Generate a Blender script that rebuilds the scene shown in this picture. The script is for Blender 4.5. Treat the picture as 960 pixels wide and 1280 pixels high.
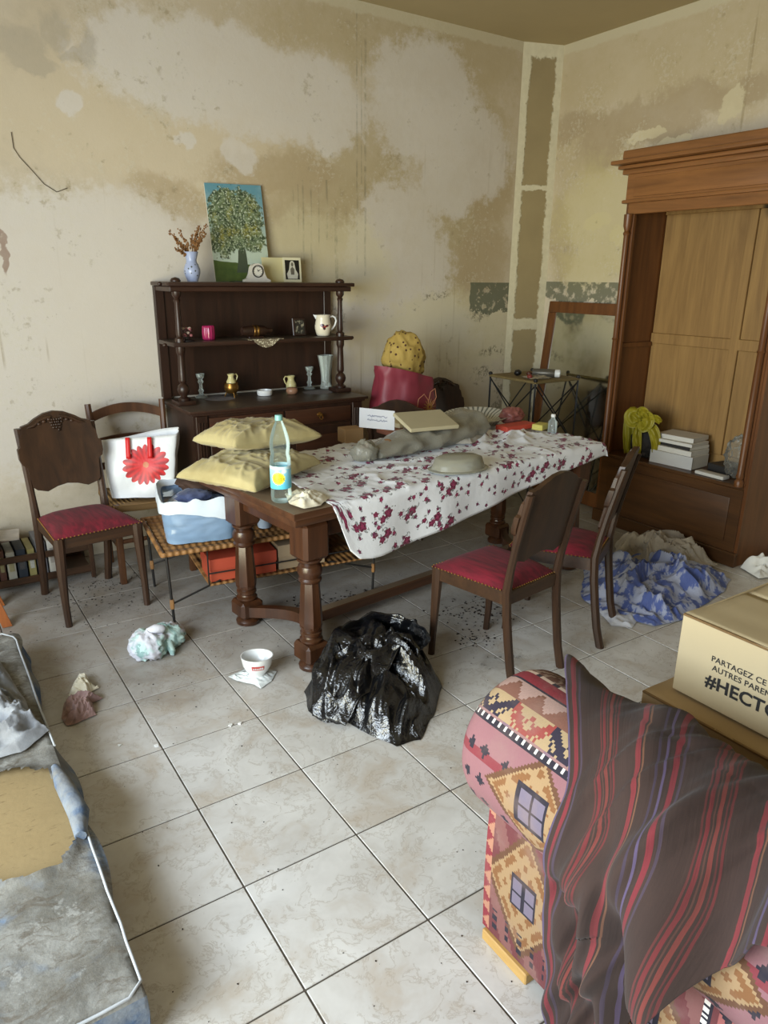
import bpy, bmesh, math, random
import numpy as np
from mathutils import Vector, Matrix, noise
for o in list(bpy.data.objects): bpy.data.objects.remove(o)
SC = bpy.context.scene
COL = SC.collection
PI = math.pi
# ------------------------------------------------------------------ camera
F_PX = 900.09
CAM = Vector((-0.5851, -3.1073, 1.6786))
RR = ((0.834019, -0.551638, 0.010372), (-0.162346, -0.263330, -0.950947), (0.527310, 0.791424, -0.309178))
cd = bpy.data.cameras.new('camera'); cam = bpy.data.objects.new('camera', cd); COL.objects.link(cam)
cd.sensor_width = 36; cd.lens = F_PX*36/1280; cd.clip_start = .05
cam.matrix_world = Matrix(((RR[0][0], -RR[1][0], -RR[2][0], CAM.x), (RR[0][1], -RR[1][1], -RR[2][1], CAM.y), (RR[0][2], -RR[1][2], -RR[2][2], CAM.z), (0, 0, 0, 1)))
SC.camera = cam
# ------------------------------------------------------------------ world, daylight, exposure
SC.view_settings.view_transform = 'Standard'; SC.view_settings.look = 'None'
SC.view_settings.gamma = 1; SC.view_settings.use_curve_mapping = False
SC.view_settings.exposure = 0.0
wd = bpy.data.worlds.new('daylight'); SC.world = wd; wd.use_nodes = True
wd.node_tree.nodes['Background'].inputs[0].default_value = (.78, .88, 1, 1)
wd.node_tree.nodes['Background'].inputs[1].default_value = 1.0
def area(name, loc, target, sx, sy, power, col, spread=PI):
    l = bpy.data.lights.new(name, 'AREA'); l.shape = 'RECTANGLE'; l.size = sx; l.size_y = sy
    l.energy = power; l.color = col; l.spread = spread
    o = bpy.data.objects.new(name, l); COL.objects.link(o); o.location = loc
    o.rotation_euler = (Vector(target)-Vector(loc)).to_track_quat('-Z', 'Y').to_euler()
    return o
# daylight entering by the open french window in the left wall (sky light, and light thrown up by the garden)
area('window_daylight', (-2.32, -2.05, 1.72), (0.3, -1.2, .75), 2.9, 1.2, 198, (.80, .91, 1))
area('garden_bounce', (-2.32, -1.75, .75), (3.8, .8, 1.75), 1.9, 1.0, 24, (1, .91, .56), math.radians(80))
# ------------------------------------------------------------------ photo pixel -> point on a plane of the room
def ray(u, v):
    a = ((u-480)/F_PX, (v-640)/F_PX, 1.0)
    return Vector([sum(RR[k][i]*a[k] for k in range(3)) for i in range(3)])
def on(u, v, ax, val):
    d = ray(u, v); return CAM + d*((val-CAM[ax])/d[ax])
def Pz(u, v, z=0.0): return on(u, v, 2, z)
def Py(u, v, y): return on(u, v, 1, y)
def Px(u, v, x): return on(u, v, 0, x)
# ------------------------------------------------------------------ room constants
T = .38; WY = 1.42; WX = 3.93; LX = -2.30; FY = -4.20; CZ = 3.34
# ------------------------------------------------------------------ mesh helpers
class MB:
    def __init__(s): s.v = []; s.f = []; s.uv = []; s.M = None
    def add(s, vs, fs, uv=None):
        b = len(s.v)
        for k, p in enumerate(vs):
            p = Vector(p)
            s.v.append(s.M @ p if s.M else p); s.uv.append(uv[k] if uv else (p[0], p[2]))
        s.f += [tuple(b+i for i in f) for f in fs]
        return s
    def box(s, x0, x1, y0, y1, z0, z1, bev=0.0, seg=1):
        if bev <= 0:
            vs = [(x, y, z) for z in (z0, z1) for y in (y0, y1) for x in (x0, x1)]
            return s.add(vs, [(0, 2, 3, 1), (4, 5, 7, 6), (0, 1, 5, 4), (2, 6, 7, 3), (0, 4, 6, 2), (1, 3, 7, 5)])
        bm = bmesh.new(); bmesh.ops.create_cube(bm, size=1)
        for q in bm.verts: q.co = Vector(((x0+x1)/2+q.co.x*(x1-x0), (y0+y1)/2+q.co.y*(y1-y0), (z0+z1)/2+q.co.z*(z1-z0)))
        bmesh.ops.bevel(bm, geom=bm.edges[:], offset=min(bev, .45*min(abs(x1-x0), abs(y1-y0), abs(z1-z0))), segments=seg, profile=.6, affect='EDGES')
        s.bm(bm); return s
    def bm(s, bm):
        bm.verts.index_update()
        s.add([q.co.copy() for q in bm.verts], [[q.index for q in f.verts] for f in bm.faces]); bm.free(); return s
    def tube(s, path, r, n=8, caps=True, flat=1.0):
        path = [Vector(p) for p in path]; m = len(path)
        rs = list(r) if hasattr(r, '__len__') else [r]*m
        vs = []; up = None
        for i, p in enumerate(path):
            t = (path[min(i+1, m-1)]-path[max(i-1, 0)]).normalized()
            if up is None: up = Vector((0, 0, 1)) if abs(t.z) < .9 else Vector((0, 1, 0))
            a = t.cross(up)
            if a.length < 1e-5: a = t.orthogonal()
            a.normalize(); b = a.cross(t).normalized(); up = b
            for k in range(n):
                w = 2*PI*k/n; vs.append(p+a*math.cos(w)*rs[i]+b*math.sin(w)*rs[i]*flat)
        fs = [(i*n+k, i*n+(k+1) % n, (i+1)*n+(k+1) % n, (i+1)*n+k) for i in range(m-1) for k in range(n)]
        if caps: fs += [tuple(range(n))[::-1], tuple((m-1)*n+k for k in range(n))]
        return s.add(vs, fs)
    def lathe(s, prof, n=24, c=(0, 0, 0), ph=0.0, caps=True):
        c = Vector(c); vs = []; m = len(prof); uv = []
        L = 0
        for i, (r, z) in enumerate(prof):
            if i: L += math.hypot(r-prof[i-1][0], z-prof[i-1][1])
            for k in range(n):
                w = 2*PI*k/n+ph; vs.append(c+Vector((r*math.cos(w), r*math.sin(w), z))); uv.append((k/n, L))
        fs = [(i*n+k, i*n+(k+1) % n, (i+1)*n+(k+1) % n, (i+1)*n+k) for i in range(m-1) for k in range(n)]
        if caps:
            if prof[0][0] > 1e-4: fs.append(tuple(range(n))[::-1])
            if prof[-1][0] > 1e-4: fs.append(tuple((m-1)*n+k for k in range(n)))
        return s.add(vs, fs, uv)
    def prism(s, poly, d0, d1, ax='y'):
        n = len(poly); vs = []
        for d in (d0, d1):
            for a, b in poly:
                vs.append({'y': (a, d, b), 'x': (d, a, b), 'z': (a, b, d)}[ax])
        fs = [tuple(range(n)), tuple(range(2*n-1, n-1, -1))]+[(i, n+i, n+(i+1) % n, (i+1) % n) for i in range(n)]
        return s.add(vs, fs)
    def grid(s, fn, nu, nv, cu=False, cv=False, uvfn=None):
        vs = []; uv = []
        for i in range(nu):
            for j in range(nv):
                a = i/(nu if cu else nu-1); b = j/(nv if cv else nv-1)
                vs.append(fn(a, b)); uv.append(uvfn(a, b) if uvfn else (a, b))
        fs = [(i*nv+j, ((i+1) % nu)*nv+j, ((i+1) % nu)*nv+(j+1) % nv, i*nv+(j+1) % nv) for i in range(nu if cu else nu-1) for j in range(nv if cv else nv-1)]
        return s.add(vs, fs, uv)
    def ball(s, c, r, n=12, m=8):
        c = Vector(c); r = Vector(r) if hasattr(r, '__len__') else Vector((r, r, r))
        return s.grid(lambda a, b: c+Vector((r.x*math.cos(2*PI*a)*math.sin(PI*(.001+.998*b)), r.y*math.sin(2*PI*a)*math.sin(PI*(.001+.998*b)), r.z*math.cos(PI*(.001+.998*b)))), n, m, cu=True)
    def build(s, name, mat, parent=None, smooth=35, world=True, thick=0, off=-1):
        vs = s.v
        if parent is not None and world:
            inv = parent_world(parent).inverted(); vs = [inv @ p for p in vs]
        me = bpy.data.meshes.new(name); me.from_pydata([tuple(p) for p in vs], [], s.f)
        bm = bmesh.new(); bm.from_mesh(me); bmesh.ops.recalc_face_normals(bm, faces=bm.faces[:]); bm.to_mesh(me); bm.free()
        ul = me.uv_layers.new(name='UVMap')
        idx = np.empty(len(me.loops), np.int32); me.loops.foreach_get('vertex_index', idx)
        ul.data.foreach_set('uv', np.array(s.uv, np.float32)[idx].ravel())
        if smooth:
            me.polygons.foreach_set('use_smooth', [True]*len(me.polygons))
            if smooth < 180: me.set_sharp_from_angle(angle=math.radians(smooth))
        me.materials.append(mat)
        o = bpy.data.objects.new(name, me); COL.objects.link(o)
        if parent is not None: o.parent = parent
        if thick:
            md = o.modifiers.new('thickness', 'SOLIDIFY'); md.thickness = thick; md.offset = off
        return o
def parent_world(o):
    m = Matrix.LocRotScale(o.location, o.rotation_euler, o.scale)
    return parent_world(o.parent) @ m if o.parent else m
def thing(name, label, cat, loc=(0, 0, 0), rz=0.0, group=None):
    o = bpy.data.objects.new(name, None); COL.objects.link(o); o.empty_display_size = .1
    o.location = loc; o.rotation_euler = (0, 0, rz); return tag(o, label, cat, group)
def tag(o, label, cat, group=None):
    o['label'] = label; o['category'] = cat
    if group: o['group'] = group
    return o
def struct(o): o['kind'] = 'structure'; return o
def stuff(o): o['kind'] = 'stuff'; return o
def dup(o, parent=None):
    c = o.copy(); COL.objects.link(c); c.parent = parent
    for ch in list(o.children): dup(ch, c)
    return c
def nz(x, y, z=0.0): return noise.noise(Vector((x, y, z)))
def ridge(x, y, z=0.0): return 1-abs(noise.noise(Vector((x, y, z))))*2
def fbm(x, y, z=0.0, o=3):
    a = 0; k = 1; t = 0
    for i in range(o): a += noise.noise(Vector((x*k+i*7.3, y*k, z*k)))/k; t += 1/k; k *= 2.1
    return a/t
# ------------------------------------------------------------------ node expressions
class X:
    def __init__(s, nt, k): s.nt = nt; s.k = k
    def _m(s, op, *a):
        n = s.nt.nodes.new('ShaderNodeMath'); n.operation = op
        for i, q in enumerate((s,)+a):
            if isinstance(q, X): s.nt.links.new(q.k, n.inputs[i])
            else: n.inputs[i].default_value = q
        return X(s.nt, n.outputs[0])
    def _r(s, op, q):
        n = s.nt.nodes.new('ShaderNodeMath'); n.operation = op; n.inputs[0].default_value = q
        s.nt.links.new(s.k, n.inputs[1]); return X(s.nt, n.outputs[0])
    def __add__(s, q): return s._m('ADD', q)
    __radd__ = __add__
    def __sub__(s, q): return s._m('SUBTRACT', q)
    def __rsub__(s, q): return s._r('SUBTRACT', q)
    def __mul__(s, q): return s._m('MULTIPLY', q)
    __rmul__ = __mul__
    def __truediv__(s, q): return s._m('DIVIDE', q)
    def __pow__(s, q): return s._m('POWER', q)
    def abs(s): return s._m('ABSOLUTE')
    def sin(s): return s._m('SINE')
    def fr(s): return s._m('FRACT')
    def fl(s): return s._m('FLOOR')
    def gt(s, q): return s._m('GREATER_THAN', q)
    def lt(s, q): return s._m('LESS_THAN', q)
    def mn(s, q): return s._m('MINIMUM', q)
    def mx(s, q): return s._m('MAXIMUM', q)
    def tri(s, per): return ((s/per).fr()*2-1).abs()          # triangle wave 0..1
    def snap(s, q): return (s/q).fl()*q
    def step(s, a, b):                                       # smoothstep, a may exceed b
        n = s.nt.nodes.new('ShaderNodeMapRange'); n.interpolation_type = 'SMOOTHSTEP'
        s.nt.links.new(s.k, n.inputs[0])
        if a < b: n.inputs[1].default_value = a; n.inputs[2].default_value = b; n.inputs[3].default_value = 0; n.inputs[4].default_value = 1
        else: n.inputs[1].default_value = b; n.inputs[2].default_value = a; n.inputs[3].default_value = 1; n.inputs[4].default_value = 0
        return X(s.nt, n.outputs[0])
    def band(s, a, b): return s.gt(a)*s.lt(b)
def lin(c):
    if isinstance(c, X): return c
    if max(c) > 1.0001: c = [q/255 for q in c]
    return [((q+.055)/1.055)**2.4 if q > .04045 else q/12.92 for q in c[:3]]+[1]
class Mat:
    def __init__(s, name, rough=.6, **kw):
        s.m = bpy.data.materials.new(name); s.m.use_nodes = True; s.nt = s.m.node_tree
        s.b = s.nt.nodes['Principled BSDF']; s.b.inputs['Roughness'].default_value = rough
        for k, v in kw.items(): s.b.inputs[k.replace('_', ' ')].default_value = v
    def n(s, t): return s.nt.nodes.new(t)
    def co(s, kind='Object'):
        k = s.n('ShaderNodeTexCoord').outputs[kind]; return X(s.nt, k)
    def xyz(s, v):
        n = s.n('ShaderNodeSeparateXYZ'); s.nt.links.new(v.k, n.inputs[0]); return [X(s.nt, n.outputs[i]) for i in range(3)]
    def vec(s, *a):
        n = s.n('ShaderNodeCombineXYZ')
        for i, q in enumerate(a):
            if isinstance(q, X): s.nt.links.new(q.k, n.inputs[i])
            else: n.inputs[i].default_value = q
        return X(s.nt, n.outputs[0])
    def vm(s, op, a, b=None, out=0):
        n = s.n('ShaderNodeVectorMath'); n.operation = op; s.nt.links.new(a.k, n.inputs[0])
        if b is not None:
            if isinstance(b, X): s.nt.links.new(b.k, n.inputs[1])
            else: n.inputs[1].default_value = b
        return X(s.nt, n.outputs[out])
    def noise(s, v, sc, det=3, rough=.55, dist=0, col=False):
        n = s.n('ShaderNodeTexNoise'); s.nt.links.new(v.k, n.inputs['Vector']); n.inputs['Scale'].default_value = sc
        n.inputs['Detail'].default_value = det; n.inputs['Roughness'].default_value = rough; n.inputs['Distortion'].default_value = dist
        return X(s.nt, n.outputs['Color' if col else 'Fac'])
    def voro(s, v, sc, out='Distance', feat='F1', rnd=1.0):
        n = s.n('ShaderNodeTexVoronoi'); n.feature = feat; s.nt.links.new(v.k, n.inputs['Vector']); n.inputs['Scale'].default_value = sc
        n.inputs['Randomness'].default_value = rnd
        return X(s.nt, n.outputs[out]), n
    def mix(s, f, a, b):
        n = s.n('ShaderNodeMix'); n.data_type = 'RGBA'
        for q, i in ((f, 0), (lin(a), 6), (lin(b), 7)):
            if isinstance(q, X): s.nt.links.new(q.k, n.inputs[i])
            else: n.inputs[i].default_value = q
        return X(s.nt, n.outputs[2])
    def layers(s, base, *ls):
        c = base
        for f, col in ls: c = s.mix(f, c, col)
        return c
    def color(s, c):
        c = lin(c)
        if isinstance(c, X): s.nt.links.new(c.k, s.b.inputs['Base Color'])
        else: s.b.inputs['Base Color'].default_value = c
        return s
    def set(s, name, q):
        if isinstance(q, X): s.nt.links.new(q.k, s.b.inputs[name])
        else: s.b.inputs[name].default_value = q
        return s
    def bump(s, h, st=.3, dist=.01):
        n = s.n('ShaderNodeBump'); n.inputs['Strength'].default_value = st; n.inputs['Distance'].default_value = dist
        s.nt.links.new(h.k, n.inputs['Height']); s.nt.links.new(n.outputs[0], s.b.inputs['Normal']); return s
    def warp(s, v, sc, amt, det=3):
        c = s.noise(v, sc, det, col=True); return s.vm('ADD', v, s.vm('MULTIPLY', s.vm('SUBTRACT', c, (.5, .5, .5)), (amt, amt, amt)))
    def blobs(s, v, lst):                                     # smallest normalised distance to a list of ellipses
        d = None
        for c, r in lst:
            q = s.vm('LENGTH', s.vm('MULTIPLY', s.vm('SUBTRACT', v, tuple(c)), tuple(1/k for k in r)), out=1)
            d = q if d is None else d.mn(q)
        return d
def plain(name, col, rough=.6, var=.12, sc=8.0, bump=0.0, bsc=60.0, **kw):
    m = Mat(name, rough, **kw); v = m.co(); n = m.noise(v, sc, 4)
    l = lin(col); d = [q*(1-var*2) for q in l[:3]]+[1]; h = [min(1, q*(1+var)) for q in l[:3]]+[1]
    mm = m.n('ShaderNodeMix'); mm.data_type = 'RGBA'; m.nt.links.new(n.k, mm.inputs[0]); mm.inputs[6].default_value = d; mm.inputs[7].default_value = h
    m.nt.links.new(mm.outputs[2], m.b.inputs['Base Color'])
    if bump: m.bump(m.noise(v, bsc, 3), bump, .004)
    return m.m
def wood(name, dark, light, axis=2, sc=1.0, rough=.45, wear=0.0, dust=None, knots=False, **kw):
    m = Mat(name, rough, **kw); v = m.co()
    st = [14*sc, 14*sc, 14*sc]; st[axis] = 1.1*sc
    w = m.vm('MULTIPLY', v, tuple(st)); g = m.noise(w, 1.6, 5, .62, .6); fine = m.noise(m.vm('MULTIPLY', w, (4, 4, 4)), 2.2, 2)
    f = (g*1.5-.25+fine*.25-.12).mx(0).mn(1)
    c = m.mix(f, dark, light)
    if knots:
        k, _ = m.voro(m.vm('MULTIPLY', v, tuple(2.2 if i != axis else 1.1 for i in range(3))), 1.0)
        c = m.mix(k.step(.10, .04), c, [q*.45 for q in lin(dark)[:3]])
    if wear:
        c = m.mix(m.noise(v, 5, 4).step(.56, .72)*wear, c, light)
    if dust is not None:
        nx = m.n('ShaderNodeNewGeometry'); z = m.xyz(X(m.nt, nx.outputs['Normal']))[2]
        c = m.mix(z.step(.7, .98)*(m.noise(v, 9, 4)*.5+.45), c, dust)
    m.color(c); m.bump(g*.7+fine*.3, .12, .004)
    return m.m
def fabric(name, col, col2=None, sc=6.0, rough=.92, weave=420.0, st=.12):
    m = Mat(name, rough); v = m.co()
    m.b.inputs['Sheen Weight'].default_value = .15
    c2 = col2 or [q*.7 for q in lin(col)[:3]]
    m.color(m.mix(m.noise(v, sc, 4).step(.35, .7), col, c2)); m.bump(m.noise(v, weave, 2), st, .002)
    return m.m
def clear(name, tint, op=.12, rough=.05, fres=1.45):
    m = Mat(name, rough); m.color(tint); nt = m.nt
    m.b.inputs['Roughness'].default_value = rough
    tr = m.n('ShaderNodeBsdfTransparent'); tr.inputs[0].default_value = (.93, .96, .95, 1)
    fz = m.n('ShaderNodeFresnel'); fz.inputs[0].default_value = fres
    f = (X(nt, fz.outputs[0])*.85+op).mn(1)
    mx = m.n('ShaderNodeMixShader'); nt.links.new(f.k, mx.inputs[0]); nt.links.new(tr.outputs[0], mx.inputs[1]); nt.links.new(m.b.outputs[0], mx.inputs[2])
    nt.links.new(mx.outputs[0], nt.nodes['Material Output'].inputs[0])
    return m.m
# ================================================================== ROOM
def bw(u, v, ru, rv):
    c = Py(u, v, WY); return (c, (abs(Py(u+ru, v, WY).x-c.x), 30, abs(Py(u, v+rv, WY).z-c.z)))
def rw(u, v, ru, rv):
    c = Px(u, v, WX); return (c, (30, abs(Px(u+ru, v, WX).y-c.y), abs(Px(u, v+rv, WX).z-c.z)))
def plaster(name, along, patches, dado):
    m = Mat(name, .88); v = m.co(); x, y, z = m.xyz(v); h = x if along == 'x' else y
    big = m.noise(v, .9, 5, .6); mid = m.noise(v, 3.2, 6, .62); fine = m.noise(v, 16, 5, .65); speck = m.noise(v, 70, 3, .6); flake = m.noise(v, 42, 4, .7)
    wv = m.warp(m.warp(v, 2.2, .34, 4), 11, .09, 4)
    c = m.mix(big.step(.32, .68), (190, 175, 148), (205, 193, 172))
    c = m.mix((mid*.6+fine*.4).step(.44, .68)*.40, c, (170, 156, 128))
    for kind, col, amt, soft, lst in patches:
        d = m.blobs(wv, lst)+(fine-.5)*(.7 if soft < .3 else 1.0)+(mid-.5)*.5+(flake-.5)*.45
        c = m.mix(d.step(1+soft, 1-soft)*(amt*.95)*((flake.step(.47, .56)*fine.step(.4, .55)) if kind == 'mould' else (mid*.7+fine*.35+.35).mn(1)), c, col)
    # scraped spots, mould specks, vertical water runs
    c = m.mix((fine*.7+mid*.5).step(.70, .78)*.5, c, (150, 135, 104))
    st = m.noise(m.vec(h*26, 0, z*.55), 1.0, 3); stm = m.noise(m.vec(h*1.1, 3.3, z*1.0), 1.0, 3)
    c = m.mix(st.step(.60, .72)*stm.step(.52, .66)*.55, c, (140, 122, 84))
    c = m.mix((flake*.55+mid*.55).step(.60, .66)*.35, c, (204, 196, 176))
    c = m.mix(speck.step(.70, .76)*mid.step(.5, .65)*.6, c, (118, 104, 80))
    if dado: c = m.mix(dado(m, wv, v, fine, mid), c, (88, 92, 72))
    # chalky strip under the ceiling
    c = m.mix((z+(fine-.5)*.06).step(CZ-.075, CZ-.055)*.75, c, (196, 186, 156))
    m.color(c); m.bump(mid*.6+fine*.4, .35, .012); return m
cream, chalk, olive, brown, grey = (209, 197, 176), (210, 203, 193), (168, 150, 108), (170, 150, 116), (160, 150, 132)
backp = [
 ('pink', (204, 188, 158), .8, .4, [bw(240, 190, 170, 60), bw(60, 130, 120, 90)]),
 ('olive', olive, .78, .4, [bw(520, 60, 150, 60), bw(400, 260, 70, 70), bw(470, 230, 50, 110), bw(560, 300, 60, 90), bw(610, 200, 32, 90), bw(540, 20, 120, 40)]),
 ('brown', brown, .72, .3, [bw(225, 245, 60, 22), bw(340, 215, 70, 25), bw(215, 262, 30, 30), bw(615, 230, 28, 60), bw(600, 330, 35, 50), bw(385, 215, 40, 30)]),
 ('chalk', chalk, .85, .16, [bw(250, 85, 130, 62), bw(350, 120, 110, 55), bw(180, 60, 70, 50), bw(80, 330, 190, 92), bw(40, 440, 200, 160), bw(210, 350, 120, 60), bw(300, 420, 120, 90), bw(535, 130, 62, 80), bw(590, 190, 48, 55), bw(560, 235, 35, 35), bw(415, 165, 24, 30), bw(220, 170, 16, 14), bw(80, 122, 20, 18), bw(300, 190, 20, 22), bw(500, 350, 60, 120), bw(470, 420, 120, 60)]),
 ('cream', (206, 196, 160), .7, .3, [bw(560, 420, 90, 50), bw(380, 330, 50, 60), bw(450, 330, 40, 50)]),
 ('grey', grey, .6, .3, [bw(20, 50, 30, 22), bw(62, 35, 18, 18), bw(30, 70, 26, 10), bw(110, 55, 12, 22), bw(90, 62, 20, 7)]),
 ('mould', (96, 88, 66), .75, .3, [bw(602, 468, 12, 8), bw(612, 440, 16, 6), bw(545, 372, 16, 6), bw(520, 385, 8, 4), bw(625, 500, 8, 40), bw(600, 395, 14, 5), bw(408, 440, 6, 50), bw(418, 400, 9, 30)]),
 ('rust', (122, 84, 60), .8, .2, [bw(3, 322, 6, 22), bw(0, 298, 7, 10)]),
]
def line_px(m, u, v0, v1, w):
    a = Py(u, v0, WY); b = Py(u, v1, WY); return a.x, b.z, a.z, w
def back_dado(m, wv, v, fine, mid):
    x, y, z = m.xyz(v); xx, yy, zz = m.xyz(m.warp(v, 14, .05, 4))
    a = Py(588, 353, WY); b = Py(636, 392, WY)
    f = xx.band(a.x, b.x)*z.lt(a.z)*(zz+(mid-.5)*.22+(fine-.5)*.12).gt(b.z+.02)*(fine.step(.64, .54)*.75+.12)
    wob = (m.noise(m.vec(z*3, 0, 0), 1.0, 2)-.5)*.05
    for u, v0, v1, w in ((446, 15, 330, .006), (457, 5, 345, .008), (452, 60, 230, .004), (378, 225, 330, .006), (388, 225, 345, .006), (408, 225, 300, .007), (420, 260, 350, .012), (398, 235, 310, .004), (365, 215, 270, .006), (372, 230, 290, .003)):
        p = Py(u, v0, WY); q = Py(u, v1, WY)
        f = f.mx((x+wob*.35-p.x).abs().lt(w)*z.lt(p.z)*z.gt(q.z)*fine.step(.35,.65)*m.noise(m.vec(x*60, 0, z*4), 1.0, 3).step(.2, .6)*.38)
    return f.mn(1)
def right_dado(m, wv, v, fine, mid):
    x, y, z = m.xyz(v); a = Px(690, 352, WX); b = Px(775, 378, WX)
    zz = m.xyz(m.warp(v, 14, .05, 4))[2]
    return z.lt(a.z)*(zz+(mid-.5)*.3+(fine-.5)*.1).gt(b.z-.02)*(fine.step(.62, .5)*.8+.1)*.9
rightp = [
 ('beige', (180, 163, 126), .9, .4, [rw(740, 80, 80, 70), rw(830, 60, 140, 70), rw(930, 60, 90, 80), rw(740, 180, 70, 50)]),
 ('brown', (160, 141, 110), .75, .3, [rw(860, 125, 60, 26), rw(780, 150, 60, 22), rw(940, 105, 40, 20), rw(720, 160, 30, 20), rw(820, 165, 60, 18), rw(750, 185, 30, 30), rw(700, 300, 14, 60)]),
 ('chalk', (206, 194, 160), .95, .08, [rw(915, 122, 20, 26), rw(905, 145, 10, 16), rw(800, 172, 26, 8), rw(745, 278, 16, 14), rw(770, 300, 20, 10), rw(840, 180, 22, 7)]),
 ('yellow', (196, 184, 128), .6, .4, [rw(745, 270, 60, 60), rw(740, 330, 60, 30)]),  # garden light on the mid wall, put into the plaster colour
]
M_wb = plaster('stained_plaster', 'x', backp, back_dado)
M_wr = plaster('stained_plaster_side', 'y', rightp, right_dado)
M_wo = plaster('old_plaster', 'y', [], None)
M_ceil = plain('ceiling_paint', (176, 158, 118), .9, .06, 2.0, .2, 40)
W = .12
o = struct(MB().box(LX-W, WX+W, WY, WY+W, 0, CZ).build('wall_back', M_wb.m, smooth=0))
o = struct(MB().box(WX, WX+W, FY-W, WY, 0, CZ).build('wall_right', M_wr.m, smooth=0))
o = struct(MB().box(LX, WX, FY-W, FY, 0, CZ).build('wall_front', M_wo.m, smooth=0))
wy0, wy1, wz1 = -3.6, -.45, 2.35
mb = MB()
mb.box(LX-W, LX, FY-W, wy0, 0, CZ).box(LX-W, LX, wy1, WY, 0, CZ).box(LX-W, LX, wy0, wy1, wz1, CZ)
struct(mb.build('wall_left', M_wo.m, smooth=0))
struct(MB().box(LX-W, WX+W, FY-W, WY+W, CZ, CZ+.1).build('ceiling', M_ceil, smooth=0))
M_jamb = plain('window_paint', (205, 198, 180), .5, .05)
mb = MB(); mb.box(LX-W, LX+.02, wy0, wy0+.06, 0, wz1, .006).box(LX-W, LX+.02, wy1-.06, wy1, 0, wz1, .006).box(LX-W, LX+.02, wy0+.06, wy1-.06, wz1-.06, wz1, .006)
struct(mb.build('window_1', M_jamb, smooth=0))
# boxed-in corner: grey board framed by white filler with ragged edges
p0 = Py(655, 50, WY); p1 = Px(706, 52, WX)
A = Vector((p0.x, WY, 0)); B = Vector((WX, min(p1.y, WY-.10), 0))
m = Mat('corner_board', .85); v = m.co(); x, y, z = m.xyz(v); fine = m.noise(v, 22, 5, .65); mid = m.noise(v, 4, 4)
L = (B-A).length; dx = (B-A)/L
t = (m.vm('DOT_PRODUCT', v, tuple(dx), out=1)-A.dot(dx))/L
e = t+(fine-.5)*.20+(mid-.5)*.10
frame = e.step(.22, .17).mx(e.step(.80, .85)).mx((z+(fine-.5)*.1).step(3.24, 3.26))
za = Py(636, 233, WY).z; zb = Py(632, 405, WY).z
frame = frame.mx(((z-za).abs()+(fine-.5)*.05).step(.022, .014)).mx(((z-zb).abs()+(fine-.5)*.06).step(.05, .04)*.8)
m.color(m.mix(frame, m.mix(mid, (138, 122, 88), (160, 143, 104)), m.mix(fine, (190, 180, 148), (222, 214, 186))))
m.bump(frame+fine*.3, .5, .01)
struct(MB().add([A, B, Vector((WX, WY, 0)), A+Vector((0, 0, CZ)), B+Vector((0, 0, CZ)), Vector((WX, WY, CZ))], [(0, 1, 4, 3), (1, 2, 5, 4), (2, 0, 3, 5), (0, 2, 1), (3, 4, 5)]).build('trim_1', m.m, smooth=0))
# ------------------------------------------------------------------ tiled floor
M_grout = plain('grout', (84, 76, 66), .95, .2, 30)
floor = struct(MB().box(LX-W, WX+W, FY-W, WY+W, -.1, -.003).build('floor', M_grout, smooth=0))
m = Mat('marbled_tile', .34); g = m.n('ShaderNodeNewGeometry'); oi = m.n('ShaderNodeObjectInfo')
v = X(m.nt, g.outputs['Position']); rnd = X(m.nt, oi.outputs['Random'])
vv = m.vm('ADD', v, m.vec(rnd*37, rnd*11, 0))
wv = m.warp(vv, 3.5, .35, 4)
vein = (m.noise(wv, 7.5, 7, .68)-.5).abs().step(.022, .0)
cloud = m.noise(wv, 4.5, 5, .6); fine = m.noise(vv, 45, 4, .65); dirt = m.noise(v, 1.3, 5, .6); sp = m.noise(v, 90, 3, .6)
c = m.mix(cloud.step(.2, .85), (186, 182, 176), (216, 214, 210))
c = m.mix(vein*.42, c, (148, 134, 116)); c = m.mix(cloud.step(.5, .3)*fine*.6, c, (182, 160, 132))
# grime: trodden-in dirt, thickest under and behind the furniture
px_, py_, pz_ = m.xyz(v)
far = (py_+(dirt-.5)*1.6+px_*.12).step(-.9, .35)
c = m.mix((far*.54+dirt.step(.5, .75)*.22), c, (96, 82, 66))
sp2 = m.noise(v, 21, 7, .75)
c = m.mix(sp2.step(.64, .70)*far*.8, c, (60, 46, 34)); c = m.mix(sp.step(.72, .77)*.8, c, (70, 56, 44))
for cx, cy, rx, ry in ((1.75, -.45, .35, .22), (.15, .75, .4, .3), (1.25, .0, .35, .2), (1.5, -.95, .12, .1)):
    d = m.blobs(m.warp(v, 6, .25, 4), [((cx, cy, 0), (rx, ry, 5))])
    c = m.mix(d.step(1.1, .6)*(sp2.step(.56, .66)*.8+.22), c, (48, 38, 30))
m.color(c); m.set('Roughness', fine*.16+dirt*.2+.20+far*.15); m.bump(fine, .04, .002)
M_tile = m.m
tm = {}
gap = .0025
i0, i1 = math.floor(LX/T), math.ceil(WX/T); j0, j1 = math.floor(FY/T), math.ceil(WY/T)
for i in range(i0, i1):
    for j in range(j0, j1):
        x0, x1 = max(i*T, LX)+gap, min((i+1)*T, WX)-gap; y0, y1 = max(j*T, FY)+gap, min((j+1)*T, WY)-gap
        if x1-x0 < .02 or y1-y0 < .02: continue
        k = (round(x1-x0, 3), round(y1-y0, 3))
        if k not in tm:
            tm[k] = MB().box(-k[0]/2, k[0]/2, -k[1]/2, k[1]/2, -.012, 0, .0018).build('floor_tile', M_tile, smooth=0)
            o = tm[k]
        else: o = tm[k].copy(); COL.objects.link(o)
        o.parent = floor; o.location = ((x0+x1)/2, (y0+y1)/2, 0)
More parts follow.
